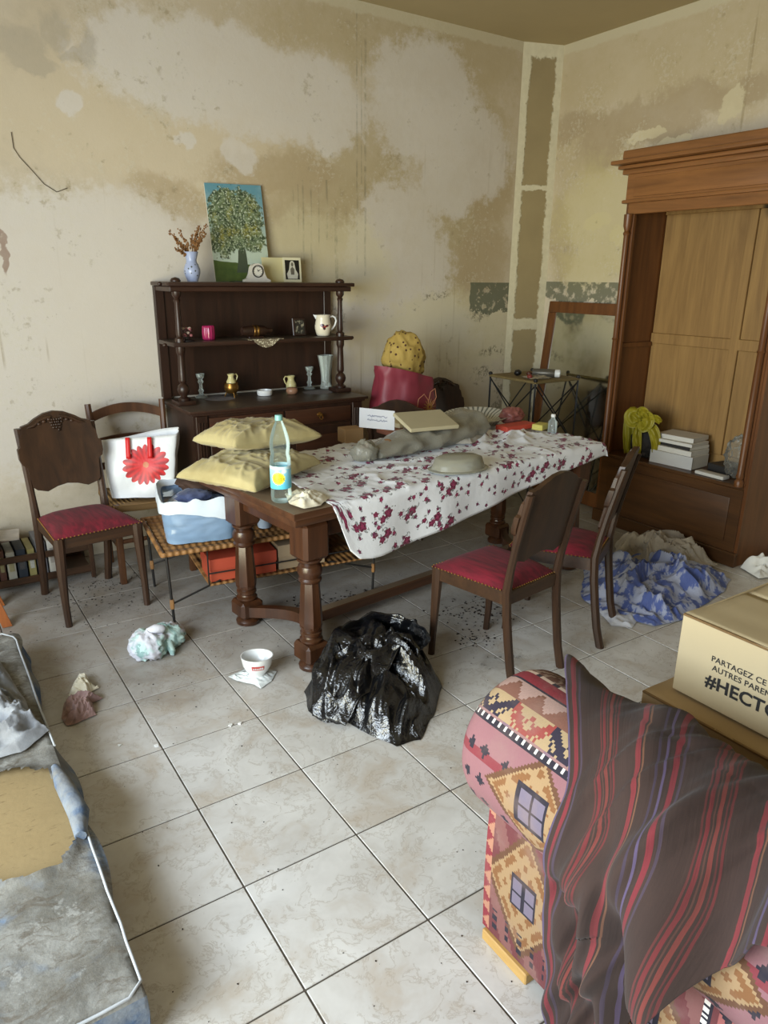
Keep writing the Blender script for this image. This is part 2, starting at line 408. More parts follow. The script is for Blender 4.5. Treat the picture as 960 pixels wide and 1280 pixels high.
# loose wire on the wall
M_wire = plain('wire', (70, 58, 44), .6)
pts = [(14, 165), (17, 185), (25, 197), (40, 213), (55, 230), (71, 240), (79, 237), (84, 235)]
tag(MB().tube([Py(u, v, WY-.006) for u, v in pts], .0017, 6).build('loose_wire', M_wire, smooth=60), 'thin loose wire hanging in a curve on the stained back wall', 'wire')
# ================================================================== FURNITURE
M_oak = wood('dark_oak', (31, 20, 13), (72, 47, 29), 2, 1.0, .42)
M_oakx = wood('dark_oak_cross', (34, 22, 14), (76, 50, 30), 0, 1.0, .42)
M_tab = wood('table_wood', (38, 22, 14), (80, 48, 28), 2, 1.0, .30)
M_tabx = wood('table_wood_long', (42, 25, 16), (86, 54, 33), 0, 1.0, .34, dust=(120, 104, 84))
M_side = wood('sideboard_wood', (27, 16, 11), (60, 36, 24), 2, 1.0, .4)
M_sidex = wood('sideboard_wood_cross', (29, 17, 12), (66, 40, 27), 0, 1.0, .4, dust=(86, 76, 66))
M_brass = plain('brass', (150, 112, 58), .35, .1, Metallic=.9)
M_iron = plain('black_iron', (26, 24, 23), .55, .1)
M_velvet = Mat('red_velvet', .8); v = M_velvet.co(); n = M_velvet.noise(M_velvet.vm('MULTIPLY', v, (30, 5, 30)), 1.5, 4)
M_velvet.color(M_velvet.mix(n.step(.3, .75), (80, 6, 24), (120, 13, 38))); M_velvet.set('Sheen Weight', .03); M_velvet.bump(M_velvet.noise(v, 90, 3), .25, .003)
M_velvet = M_velvet.m
# ------------------------------------------------------------------ upholstered chair with carved board back, facing +y
def back_y(z): return -.195-.10*max(0, (z-.45)/.48)**1.25
def make_chair():
    t = thing('dining_chair', 'x', 'chair')
    def leg_front(s):
        mb = MB(); x = s*.195
        ps = [(0, .195, .205, .016), (.12, .196, .197, .017), (.28, .192, .192, .022), (.40, .188, .190, .026), (.445, .188, .190, .026)]
        for (z0, xx, y, r) in ps: pass
        mb.grid(lambda a, b: ring(ps, a, b, s), 9, 8, cv=True); sq(mb, ps, s)
        return mb
    def ring(ps, a, b, s):
        k = a*(len(ps)-1); i = min(int(k), len(ps)-2); f = k-i; q = [ps[i][j]*(1-f)+ps[i+1][j]*f for j in range(4)]
        w = 2*PI*b+PI/8; cs = math.cos(w); sn = math.sin(w); g = 1/max(abs(cs), abs(sn))*.93
        return Vector((s*q[1]+q[3]*g*cs, q[2]+q[3]*g*sn, q[0]))
    def sq(mb, ps, s):
        n = 8; mb.f += [tuple(range(n)), tuple(len(mb.v)-n+k for k in range(n))[::-1]]
    for s in (-1, 1):
        leg_front(s).build('leg', M_oak, t, 40, world=False)
        mb = MB(); zs = [0, .1, .22, .34, .45, .55, .66, .78, .885]
        ps = [(z, .168+.012*(z/.9), (-.262+.067*min(1, z/.40)**.7) if z < .45 else back_y(z), .020 if z < .5 else .017) for z in zs]
        mb.grid(lambda a, b: ring(ps, a, b, s), 17, 8, cv=True); sq(mb, ps, s)
        mb.build('leg', M_oak, t, 40, world=False)
    # rails
    MB().box(-.185, .185, .172, .198, .385, .445, .004).build('rail', M_oakx, t, 30, world=False)
    MB().box(-.16, .16, -.205, -.183, .385, .445, .004).build('rail', M_oakx, t, 30, world=False)
    for s in (-1, 1):
        mb = MB(); mb.add([(s*.197, .19, .385), (s*.175, .19, .385), (s*.15, -.195, .385), (s*.176, -.195, .385), (s*.197, .19, .445), (s*.175, .19, .445), (s*.15, -.195, .445), (s*.176, -.195, .445)], [(0, 1, 2, 3), (4, 5, 6, 7), (0, 1, 5, 4), (1, 2, 6, 5), (2, 3, 7, 6), (3, 0, 4, 7)])
        mb.build('rail', M_oakx, t, 30, world=False)
    # seat pad
    def seat(a, b):
        y = -.19+.40*b; hw = .172+.038*b; x = (2*a-1)*hw; e = (1-(2*a-1)**6)*(1-(2*b-1)**6)
        return Vector((x, y, .446+.034*e+.012*e*(1-(2*a-1)**2)*(1-(2*b-1)**2)))
    mb = MB().grid(seat, 17, 17)
    mb.build('seat', M_velvet, t, 80, world=False)
    mb = MB()
    for k in range(22):
        f = (k+.5)/22
        for s in (-1, 1): mb.ball((s*(.172+.038*f+.001), -.19+.40*f, .447), .0042, 6, 4)
        mb.ball((-.2+.4*f, .2105, .447), .0042, 6, 4); mb.ball((-.165+.33*f, -.1925, .447), .0042, 6, 4)
    stuff(mb.build('nail_trim', M_brass, t, 80, world=False))
    # board back with arched top and stepped shoulders
    out = [(-.150, .585), (-.165, .60), (-.175, .70), (-.196, .715), (-.204, .74), (-.204, .79), (-.190, .80), (-.186, .845), (-.174, .86), (-.168, .895), (-.13, .905), (-.10, .925), (-.05, .948), (0, .956)]
    out = out+[(-x, z) for x, z in out[-2::-1]]
    bot = [(.10, .57), (.05, .588), (0, .596), (-.05, .588), (-.10, .57)]
    poly = out+bot
    bm = bmesh.new(); fr = []
    for d in (0, 1):
        fr.append([bm.verts.new((x, 0, z)) for x, z in poly])
    n = len(poly); f0 = bm.faces.new(fr[0]); bm.faces.new(fr[1][::-1])
    for i in range(n): bm.faces.new((fr[0][i], fr[0][(i+1) % n], fr[1][(i+1) % n], fr[1][i]))
    for d in (0, 1):
        for q in fr[d]: q.co.y = back_y(q.co.z)+(.018 if d else -.006)-.012*(q.co.x/.2)**2*-1
    bmesh.ops.triangulate(bm, faces=[f for f in bm.faces if len(f.verts) > 4])
    mb = MB(); mb.bm(bm); bk = mb.build('backrest', M_oak, t, 30, world=False)
    # carved vine and grapes along the top of the front
    mb = MB(); rnd = random.Random(3)
    for k in range(26):
        r = k//6; x = (k % 6-2.5)*.012*(1-r*.16); z = .915-r*.013
        mb.ball((x+rnd.uniform(-.002, .002), back_y(z)+.020, z), .0075, 6, 5)
    for s in (-1, 1):
        mb.tube([(s*x, back_y(z)+.020, z) for x, z in ((.02, .93), (.05, .925), (.08, .915), (.11, .893), (.135, .888), (.15, .88))], [.008, .011, .007, .010, .006, .003], 6)
        for k in range(5): mb.ball((s*(.03+.025*k), back_y(.905)+.02, .918-.009*k), (.013, .006, .009), 6, 4)
    g = mb.build('carving', M_oak, bk, 80, world=False)
    return t
CH = make_chair(); first = [True]
def chair(x, y, deg, label, k=1.0):
    t = CH if first[0] else dup(CH); first[0] = False
    t.location = (x, y, 0); t.rotation_euler = (0, 0, math.radians(deg)); t.scale = (k, k, k); t['label'] = label; t['group'] = 'carved dining chairs with red velvet seats'
    return t
chair(.085, .705, 187, 'carved dark wood chair with red velvet seat beside the wicker table', 1.04)
chair(1.50, -.90, 8, 'red seated dining chair standing behind the rolled kilim armrest', 1.0)
chair(2.02, -.80, 29, 'red seated dining chair pushed in beside the crumpled blue sheet', 1.0)
chair(2.20, .86, -42, 'dark wood chair carrying the pink plastic bag on its seat', .99)
chair(2.88, 1.02, 184, 'dark wood chair against the back wall beside the iron stand', 1.0)
# ------------------------------------------------------------------ ladder-back chair with rush seat
t = thing('ladder_back_chair', 'brown ladder-back chair with rush seat holding the red flower bag', 'chair', (.487, 1.045, 0), math.radians(178))
M_lad = wood('ladder_wood', (54, 32, 18), (106, 68, 40), 2, 1.0, .45)
for s in (-1, 1):
    MB().box(-.018+s*.20, .018+s*.20, .17, .206, 0, .47, .008, 2).build('leg', M_lad, t, 40, world=False)
    MB().tube([(s*.195, -.19, 0), (s*.195, -.185, .45), (s*.213, -.255, .965)], [.021, .021, .018], 8).build('leg', M_lad, t, 40, world=False)
    MB().box(s*.2-.009, s*.2+.009, -.18, .18, .20, .225, .006).build('stretcher', M_lad, t, 40, world=False)
MB().box(-.19, .19, .18, .2, .24, .265, .006).build('stretcher', M_lad, t, 40, world=False)
for z, hh, arch in ((.885, .055, .045), (.735, .045, .02), (.60, .04, .0)):
    def slat(a, b, z=z, hh=hh, arch=arch):
        x = (2*a-1)*.205; q = (b*4) % 4; e = 1-(2*a-1)**2
        dz = (0, 1, 1, 0)[int(q)]*hh; dy = (0, 0, 1, 1)[int(q)]*.014
        return Vector((x, -.185-.07*((z-.45)/.515)-.02*e+dy-.007, z-hh/2+arch*e+dz))
    mb = MB().grid(slat, 13, 4, cv=True); mb.f += [(0, 1, 2, 3), tuple(48+k for k in (3, 2, 1, 0))]
    mb.build('slat', M_lad, t, 30, world=False)
m = Mat('rush', .8); v = m.co(); x, y, z = m.xyz(v)
w = (x.abs().mx(y.abs())*240).sin()
m.color(m.mix(w*.5+.5, (96, 70, 36), (160, 126, 74))); m.bump(w, .6, .004); M_rush = m.m
MB().grid(lambda a, b: Vector(((2*a-1)*.215, (2*b-1)*.205, .455+.012*((2*a-1)**2+(2*b-1)**2)-.008)), 13, 13).build('seat', M_rush, t, 60, world=False, thick=.035)
# ------------------------------------------------------------------ dining table
TC = Vector((.63, -.636)); TA = math.atan2(.1149, .9934); TL, TW, TZ = 2.15, .88, .775
TBL = thing('dining_table', 'heavy dark wooden dining table with turned legs and stretchers', 'table', (TC.x, TC.y, 0), TA)
TM = Matrix.Translation((TC.x, TC.y, 0)) @ Matrix.Rotation(TA, 4, 'Z')
def tp(u, v, z=TZ): return TM @ Vector((u, v, z))
def tl(p): return TM.inverted() @ p
mb = MB().box(0, TL, 0, TW, TZ-.032, TZ, .006, 2); mb.build('tabletop', M_tabx, TBL, 30, world=False)
mb = MB().box(.012, TL-.012, .012, TW-.012, TZ-.066, TZ-.033, .008, 2); mb.build('leaf', M_tabx, TBL, 30, world=False)
for y0, y1 in ((.065, .085), (.655, .675)): MB().box(.14, TL-.14, y0, y1, .62, TZ-.067, .003).build('apron', M_tabx, TBL, 30, world=False)
for x0 in (.10, TL-.12): MB().box(x0, x0+.02, .10, .64, .62, TZ-.067, .003).build('apron', M_tab, TBL, 30, world=False)
def table_leg():
    mb = MB()
    mb.lathe([(.046, 0), (.058, .006), (.060, .022), (.052, .034), (.042, .040), (.048, .046)], 24)
    mb.box(-.062, .062, -.062, .062, .046, .135, .014, 1)
    mb.lathe([(.048, .135), (.052, .142), (.052, .150), (.042, .158), (.040, .165), (.049, .172), (.049, .184), (.042, .190), (.047, .196), (.050, .215)], 24)
    mb.lathe([(.050, .205), (.053, .235), (.053, .24), (.042, .42), (.040, .425)], 8, ph=PI/8)
    mb.lathe([(.040, .42), (.050, .428), (.052, .436), (.046, .446), (.055, .468), (.056, .480), (.050, .500), (.040, .510), (.046, .516), (.055, .524), (.055, .534)], 24)
    mb.box(-.066, .066, -.066, .066, .534, TZ-.067, .016, 1)
    return mb
lg = None
for x in (.13, TL-.13):
    for y in (.09, .66):
        if lg is None: lg = table_leg().build('leg', M_tab, TBL, 28, world=False); o = lg
        else: o = lg.copy(); COL.objects.link(o); o.parent = TBL
        o.location = (x, y, 0)
for x, s in ((.13, 1), (TL-.13, -1)):
    def bow(a, b):
        k = int((b*4) % 4); y = .15+.45*a; xx = x+s*.16*math.sin(PI*a)**1.0
        return Vector((xx+(-.028, .028, .028, -.028)[k], y, (.058, .058, .112, .112)[k]))
    mb = MB().grid(bow, 17, 4, cv=True); mb.f += [(0, 1, 2, 3), (67, 66, 65, 64)]; mb.build('stretcher', M_tab, TBL, 30, world=False)
MB().box(.30, TL-.30, .345, .405, .050, .105, .005).build('stretcher', M_tabx, TBL, 30, world=False)
# ------------------------------------------------------------------ printed tablecloth
m = Mat('rose_cotton', .75); uv = m.co('UV'); v3 = m.vm('MULTIPLY', uv, (1, 1, 0))
wv = m.warp(v3, 30, .014, 3)
c = m.mix(m.noise(v3, 3, 4), (222, 226, 234), (236, 239, 245))
def roses(c, sc, off, rad, keep, dark, light, leaf):
    vo = m.vm('ADD', wv, off)
    d, nd = m.voro(vo, sc, rnd=.75); nd.voronoi_dimensions = '2D'
    pos = X(m.nt, nd.outputs['Position']); rc = m.xyz(X(m.nt, nd.outputs['Color']))
    x, y, z = m.xyz(m.vm('MULTIPLY', m.vm('SUBTRACT', vo, X(m.nt, nd.outputs['Position'])), (1, 1, 1)))
    r = m.vm('LENGTH', m.vec(x, y, 0), out=1)
    at = y._m('ARCTAN2', x)
    pet = r+((at*5+rc[1]*6).sin())*rad*.16
    on_ = rc[0].gt(1-keep)
    lf = (r+((at*3+rc[2]*9).sin())*rad*.75).lt(rad*1.35)*m.noise(vo, 60, 2).gt(.5)
    c = m.mix(lf*on_*.75, c, leaf)
    c = m.mix(pet.lt(rad)*on_, c, m.mix(m.noise(vo, 140, 2).step(.4, .6), dark, light))
    c = m.mix(r.lt(rad*.35)*on_, c, light)
    return c
for k in range(3): c = roses(c, 7.2, (.031*k+.013*(k == 2), .022*k-.05*(k == 2), 0), (.022, .017, .013)[k], .62, (70, 8, 36), (142, 44, 84), (98, 102, 100))
c = roses(c, 15, (.37, .11, 0), .009, .55, (70, 14, 48), (120, 44, 84), (100, 104, 104))
c = roses(c, 11, (.7, .51, 0), .011, .5, (96, 16, 56), (158, 50, 96), (84, 88, 88))
m.color(c); m.bump(m.noise(v3, 25, 4), .18, .01); m.set('Sheen Weight', .1); M_rose = m.m
hem = [(.19, .012), (.233, .12), (.276, .22), (.33, .272), (.40, .286), (.46, .288), (.65, .268), (.86, .236), (1.08, .208), (1.32, .17), (1.6, .13), (1.9, .094), (2.1, .075), (2.24, .07)]
def drop(u):
    for (a, p), (b, q) in zip(hem, hem[1:]):
        if u <= b: return p+(q-p)*max(0, (u-a))/(b-a)
    return hem[-1][1]
def cloth(a, b):
    u0 = .19+.06*min(1, b*2)*math.sin(3*b); u = u0+(2.235-u0)*a
    # arc length across: hem, near edge, table, far overhang
    D = drop(u); Lf = .14; s = -D+b*(D+TW+Lf); w = .010
    wr = .0
    if 0 <= s <= TW:
        wr = .013*max(0, ridge(u*1.6+nz(u*3, s*3)*.6, s*7+1.2*nz(u*2.1, s*2.1)))**3*(.35+.65*min(1, s/.08)) + .006*max(0, nz(u*9, s*9, 3))+.006*max(0, nz(u*25, s*25, 5))
        if u > 1.35 and s > .22: wr += .035*max(0, ridge(u*6, s*6, 4))**2*min(1, (u-1.35)*4)*min(1, (s-.22)*6)*max(0, min(1, (2.1-u)*5))
    edge = max(0, u-TL)
    z = TZ+.003+wr; v = s
    if s < 0:
        f = -s; v = -.012-.006*math.sin(u*17)*min(1, f*6)-.010*math.sin(u*7+1)*min(1, f*4); z = TZ+.002-f
        if f < .02: v = -.012*f/.02
    elif s > TW:
        f = s-TW; v = TW+.012+.008*math.sin(u*13); z = TZ+.002-f
    if edge > 0: z = min(z, TZ+.004-edge*.75-.02*edge/.085); u = TL+edge*.35
    return tp(u, v, z)
mb = MB().grid(cloth, 190, 96, uvfn=lambda a, b: (.19+2.05*a, b*1.3))
tag(mb.build('tablecloth', M_rose, None, 180, thick=.0015, off=1), 'white tablecloth printed with dark red roses on the dining table', 'tablecloth')
# ------------------------------------------------------------------ sideboard
SB = thing('sideboard', 'dark wooden sideboard with open shelves and turned columns against back wall', 'sideboard', (1.33, 1.13, 0))
cz = .945
MB().box(.765, 1.90, .90, 1.40, .07, cz-.03).build('carcass', M_side, SB, 0)
mb = MB(); pr = [(.0, 0), (.012, .008), (.03, .012), (.03, .03)]
mb.box(.735, 1.93, .865, 1.41, cz-.018, cz, .005, 2).box(.75, 1.915, .88, 1.405, cz-.032, cz-.018, .006, 2)
mb.build('countertop', M_sidex, SB, 40)
for x0, x1 in ((.775, .845), (1.82, 1.89)):
    q = MB(); q.box(x0, x1, .882, .905, .07, cz-.033, .003)
    p = q.build('corner_post', M_side, SB, 30)
    for k in range(3): MB().tube([(x0+.018+k*.017, .881, .14), (x0+.018+k*.017, .881, cz-.07)], .006, 6).build('fluting', M_side, p, 60)
M_drw = wood('drawer_front', (42, 24, 16), (82, 48, 30), 0, 1.0, .4)
for x0, x1 in ((.855, 1.33), (1.345, 1.81)):
    d = MB().box(x0, x1, .886, .902, .80, .895, .006, 2).build('drawer', M_drw, SB, 30)
    xm = (x0+x1)/2
    MB().lathe([(.016, 0), (.016, .004), (.008, .006), (.006, .016), (.011, .022), (.011, .028), (.0, .032)], 12).v
    k = MB(); k.M = Matrix.Translation((xm, .886, .852)) @ Matrix.Rotation(PI/2, 4, 'X'); k.lathe([(.017, 0), (.015, .004), (.006, .006), (.006, .014), (.011, .020), (.010, .027), (.001, .030)], 12); k.build('knob', M_brass, d, 50)
    k = MB().tube([(xm-.012, .866, .846), (xm-.010, .862, .832), (xm, .860, .824), (xm+.010, .862, .832), (xm+.012, .866, .846)], .003, 6); k.build('drop_pull', M_brass, d, 60)
    dd = MB().box(x0, x1, .886, .902, .12, .785, .005).build('door', M_side, SB, 30)
    MB().box(x0+.06, x1-.06, .878, .888, .18, .725, .008, 2).build('panel', M_drw, dd, 30)
for x in (.79, 1.875):
    for y in (.92, 1.38): MB().lathe([(.02, 0), (.032, .02), (.034, .04), (.024, .06), (.03, .07)], 12, (x, y, 0)).build('foot', M_side, SB, 50)
# upper shelves
MB().box(.745, 1.945, 1.385, 1.41, cz+.013, 1.62).build('back_panel', M_side, SB, 0)
for x0, x1 in ((.745, .80), (1.89, 1.945)): MB().box(x0, x1, 1.372, 1.385, cz, 1.62, .003).build('stile', M_side, SB, 30)
mb = MB().box(.735, 1.955, 1.075, 1.412, 1.622, 1.645, .006, 2); mb.build('top_shelf', M_sidex, SB, 40)
MB().box(.75, 1.94, 1.095, 1.395, 1.592, 1.621, .004).build('frieze', M_sidex, SB, 30)
MB().box(.745, 1.945, 1.085, 1.384, 1.285, 1.31, .006, 2).build('middle_shelf', M_sidex, SB, 40)
for x in (.795, 1.872):
    b = MB().box(x-.055, x+.055, 1.075, 1.20, cz, cz+.028, .008, 2).build('column_base', M_side, SB, 30)
    MB().lathe([(.034, 0), (.036, .012), (.018, .022), (.032, .045), (.036, .065), (.030, .085), (.016, .10), (.022, .108), (.024, .118), (.022, .16), (.019, .26), (.022, .27), (.026, .28), (.026, .312)], 18, (x, 1.125, cz+.028)).build('column', M_side, SB, 45)
    MB().lathe([(.028, 0), (.028, .02), (.016, .03), (.02, .045), (.0175, .10), (.015, .22), (.02, .235), (.014, .245), (.026, .262), (.026, .285)], 18, (x, 1.125, 1.31)).build('column', M_side, SB, 45)
    MB().lathe([(.028, 0), (.03, .008), (.022, .02), (.0, .026)], 14, (x, 1.125, 1.645)).build('finial', M_side, SB, 50)
    s = 1 if x > 1 else -1
    for z in (1.297, 1.634): MB().ball((x+s*.09, 1.125, z), (.014, .012, .012), 8, 6).build('boss', M_side, SB, 60)
# ------------------------------------------------------------------ wardrobe
M_war = wood('wardrobe_wood', (74, 42, 20), (122, 76, 38), 2, .8, .4)
M_warx = wood('wardrobe_wood_cross', (98, 62, 30), (150, 100, 54), 1, .8, .4)
M_bas = wood('wardrobe_base_shaded', (52, 32, 16), (92, 60, 31), 1, .8, .38)  # wardrobe wood darkened, shade of the low front put into the colour
M_pine = wood('pine_boards', (112, 82, 44), (168, 132, 78), 2, .7, .6, knots=True)
fx, y0, y1 = 3.50, -.87, .24
WR = thing('wardrobe', 'tall orange-brown wooden wardrobe with open front and moulded cornice', 'wardrobe', (3.71, -.31, 0))
MB().box(fx+.01, WX-.012, y1-.025, y1, .0, 2.30).build('side_panel', M_war, WR, 0)
MB().box(fx+.01, WX-.012, y0, y0+.025, .0, 2.30).build('side_panel', M_war, WR, 0)
MB().box(fx-.012, fx+.02, y0-.005, y1+.005, 0, .09, .004).build('plinth', M_bas, WR, 30)
MB().box(fx, fx+.025, y0+.02, y1-.02, .09, .49, .003).build('base_front', M_bas, WR, 30)
MB().box(fx-.008, fx+.012, y0+.09, y1-.09, .15, .43, .008, 2).build('base_panel', M_bas, WR, 30)
MB().box(fx-.004, WX-.015, y0+.025, y1-.025, .49, .512, .004).build('bottom_board', M_bas, WR, 30)
MB().box(fx, fx+.03, y0+.02, y1-.02, 2.085, 2.16, .003).build('lintel', M_warx, WR, 30)
MB().box(fx-.01, fx+.03, y0, y1, 2.16, 2.35, .003).build('frieze', M_warx, WR, 30)
MB().box(fx-.018, fx, y0+.06, y1-.06, 2.185, 2.30, .006, 2).build('frieze_panel', M_warx, WR, 30)
for k, (a, b, z0, z1) in enumerate(((.022, .022, 2.15, 2.172), (.03, .03, 2.32, 2.35), (.055, .05, 2.35, 2.372), (.10, .075, 2.375, 2.40), (.075, .03, 2.40, 2.46))):
    if k < 4: MB().box(fx-a, WX-.012, y0-b, y1+b, z0, z1, .008, 2).build('cornice_moulding', M_warx, WR, 30)
    else: MB().box(fx-a+.03, WX-.012, y0-b, y1+b, z0, z1, .012, 3).build('cornice_top', M_warx, WR, 30)
for y in (y1-.045, y0+.045):
    MB().box(fx, fx+.03, y-.028, y+.028, .512, 2.085, .004).build('stile', M_war, WR, 30)
    MB().lathe([(.026, 0), (.028, .03), (.018, .045), (.024, .06), (.019, .08), (.020, .40), (.018, .78), (.024, .79), (.018, .80), (.017, 1.44), (.024, 1.455), (.016, 1.47), (.026, 1.50), (.028, 1.57)], 16, (fx-.018, y, .513)).build('column', M_war, WR, 45)
# interior back: rails, mullion and boards
bx = WX-.04; MY = Px(931, 350, bx).y
for a, b in ((.512, .58), (1.26, 1.33), (2.10, 2.20)): MB().box(bx-.012, bx+.01, y0+.03, y1-.03, a, b, .003).build('back_rail', M_pine, WR, 30)
MB().box(bx-.013, bx+.01, MY-.03, MY+.03, .58, 2.10, .003).build('mullion', M_pine, WR, 30)
for a, b in ((y0+.03, MY-.03), (MY+.03, y1-.03)):
    for z0, z1 in ((.58, 1.26), (1.33, 2.10)):
        n = 1 if a > MY else 2; w = (b-a)/n
        for k in range(n): MB().box(bx, bx+.01, a+k*w+.002, a+(k+1)*w-.002, z0, z1, .002).build('board', M_pine, WR, 30)
MB().box(fx+.04, WX-.05, y1-.045, y1-.026, 1.24, 1.27, .002).build('shelf_batten', M_war, WR, 30)
MB().box(fx+.03, WX-.03, y0+.03, y1-.03, 2.21, 2.23).build('top_board', M_bas, WR, 0)
# ------------------------------------------------------------------ mirror door leaning on the right wall
MH, MWd = 1.52, .86; tilt = math.radians(6)
MR = thing('mirror_door', 'brown wooden wardrobe door with mirror leaning on the right wall', 'mirror', (3.70, 0, 0))
mm = Matrix.Translation((3.715, .345, .003)) @ Matrix.Rotation(tilt, 4, 'Y')
M_glass = Mat('mirror_glass', .06, Metallic=1.0); vv = M_glass.co(); dn = M_glass.noise(vv, 4, 5)
M_glass.color(M_glass.mix(dn.step(.45, .75), (232, 234, 224), (190, 190, 172))); M_glass.set('Roughness', dn*.10+.02); M_glass = M_glass.m
for n_, a in (('frame_rail', (0, .028, 0, MWd, 0, .11)), ('frame_rail', (0, .028, 0, MWd, MH-.085, MH)), ('frame_stile', (0, .028, 0, .08, .11, MH-.085)), ('frame_stile', (0, .028, MWd-.08, MWd, .11, MH-.085))):
    q = MB(); q.M = mm; q.box(*a, .006, 2); q.build(n_, M_war, MR, 30)
q = MB(); q.M = mm; q.box(.010, .016, .075, MWd-.075, .105, MH-.08); q.build('mirror_pane', M_glass, MR, 0)
# ------------------------------------------------------------------ iron stand in the corner
cx0, cx1, cy0, cy1, chz = 3.17, 3.63, .60, 1.10, .985
CS = thing('iron_stand', 'narrow iron stand with crossed rods and woven top in the corner', 'stand', ((cx0+cx1)/2, (cy0+cy1)/2, 0))
M_wick0 = plain('woven_top', (126, 108, 66), .8, .2, 30, .5, 120)
MB().box(cx0, cx1, cy0, cy1, chz-.018, chz, .004).build('tabletop', M_wick0, CS, 30)
for x in (cx0+.01, cx1-.01):
    for y in (cy0+.01, cy1-.01):
        MB().tube([(x, y, 0), (x, y, chz)], .007, 8).build('leg', M_iron, CS, 60)
        MB().ball((x, y, chz+.006), .016, 10, 7).build('knob', M_iron, CS, 60)
for z0, z1 in ((.05, .48), (.50, .96)):
    for y in (cy0+.01, cy1-.01):
        for s in (0, 1): MB().tube([((cx0+.01, cx1-.01)[s], y+s*.008, z0), ((cx1-.01, cx0+.01)[s], y+s*.008, z1)], .005, 6).build('cross_rod', M_iron, CS, 60)
    for x in (cx0+.01, cx1-.01):
        for s in (0, 1): MB().tube([(x+s*.008, (cy0+.01, cy1-.01)[s], z0), (x+s*.008, (cy1-.01, cy0+.01)[s], z1)], .005, 6).build('cross_rod', M_iron, CS, 60)
# ------------------------------------------------------------------ wicker table with undershelf
wo = Vector((.315, .155)); wa = math.radians(-6.8); WT = thing('wicker_table', 'low wicker folding table on black iron legs under the dining table', 'table', (wo.x, wo.y, 0), wa)
wl, ww, wz = 1.16, .60, .405
m = Mat('wicker', .65); v = m.co(); x, y, z = m.xyz(v)
r1 = (y*140).sin(); r2 = (x*62).sin(); r3 = ((x*62).fl()*3.1).sin()
wv_ = (r1*((x*9.87*2).fl()*3.1416).sin().gt(-2)*.5+.5)
m.color(m.mix(m.noise(m.vm('MULTIPLY', v, (4, 30, 4)), 2.0, 4)*1.6-.3, (104, 70, 36), (158, 114, 64)))
m.bump((x*190).sin()*.5+(y*56).sin(), .8, .006); M_wick = m.m
def weave(a, b): return Vector((.02+(wl-.04)*a, .02+(ww-.04)*b, wz-.004+.006*math.sin(b*ww*2*PI/.062)))
MB().grid(weave, 60, 60).build('woven_top', M_wick, WT, 60, world=False, thick=.012)
for a, b in (((0, 0), (wl, 0)), ((wl, 0), (wl, ww)), ((wl, ww), (0, ww)), ((0, ww), (0, 0))):
    MB().tube([(a[0], a[1], wz-.004), (b[0], b[1], wz-.004)], .012, 8).build('rim', M_wick, WT, 60, world=False)
for x, s in ((.02, 1), (wl-.02, -1)):
    for y in (.015, ww-.015):
        MB().tube([(x, y, wz-.02), (x+s*.012, y, 0)], .007, 8).build('leg', M_iron, WT, 60, world=False)
        MB().tube([(x+s*.008, y, .135), (x+s*.26, y+(.03 if y < .3 else -.03), .205)], .005, 6).build('brace', M_iron, WT, 60, world=False)
        MB().lathe([(.010, 0), (.011, .01), (.011, .04), (.009, .05)], 8, (x+s*.008, y, .11)).build('collar', M_wick, WT, 60, world=False)
q = MB().box(.22, wl-.06, .03, ww-.04, .185, .197, .003); q.build('undershelf', M_wick, WT, 30, world=False)
for y in (.03, ww-.04): MB().tube([(.22, y, .255), (wl-.06, y, .255)], .004, 6).build('shelf_rail', M_iron, WT, 60, world=False)
for x in (.22, wl-.06):
    for y in (.03, ww-.04): MB().tube([(x, y, .19), (x, y, wz-.015)], .004, 6).build('shelf_hanger', M_iron, WT, 60, world=False)
wm = Matrix.Translation((wo.x, wo.y, 0)) @ Matrix.Rotation(wa, 4, 'Z')
def wp(u, v, z): return wm @ Vector((u, v, z))
def carton(name, label, a, lid, mat, mlid, cat='box'):
    x0, x1, yy0, yy1, z0, z1 = a
    t = thing(name, label, cat, wp((x0+x1)/2, (yy0+yy1)/2, z0), wa)
    hx, hy, hz = (x1-x0)/2, (yy1-yy0)/2, z1-z0
    MB().box(-hx, hx, -hy, hy, 0, hz*.6, .002).build('body', mat, t, 30, world=False)
    MB().box(-hx-.004, hx+.004, -hy-.004, hy+.004, hz*.5, hz, .002).build('lid', mlid, t, 30, world=False)
    return t
M_org = plain('orange_card', (172, 72, 46), .6, .08); M_orgd = plain('dark_lid_card', (166, 66, 44), .6, .08); M_tan = plain('tan_card', (150, 130, 104), .75, .08)
carton('shoe_box', 'orange cardboard shoe box on the wicker table undershelf', (.235, .58, .05, .25, .198, .32), 0, M_org, M_orgd)
t = carton('storage_box', 'tan cardboard box with ring pull on the wicker undershelf', (.60, .86, .06, .30, .198, .335), 0, M_tan, M_tan)
rg = MB(); c0 = wp(.78, .052, .265)
rg.tube([c0+Vector((.022*math.cos(k*PI/8), -.004, .022*math.sin(k*PI/8))) for k in range(17)], .003, 6); rg.build('ring_pull', M_iron, t, 60)
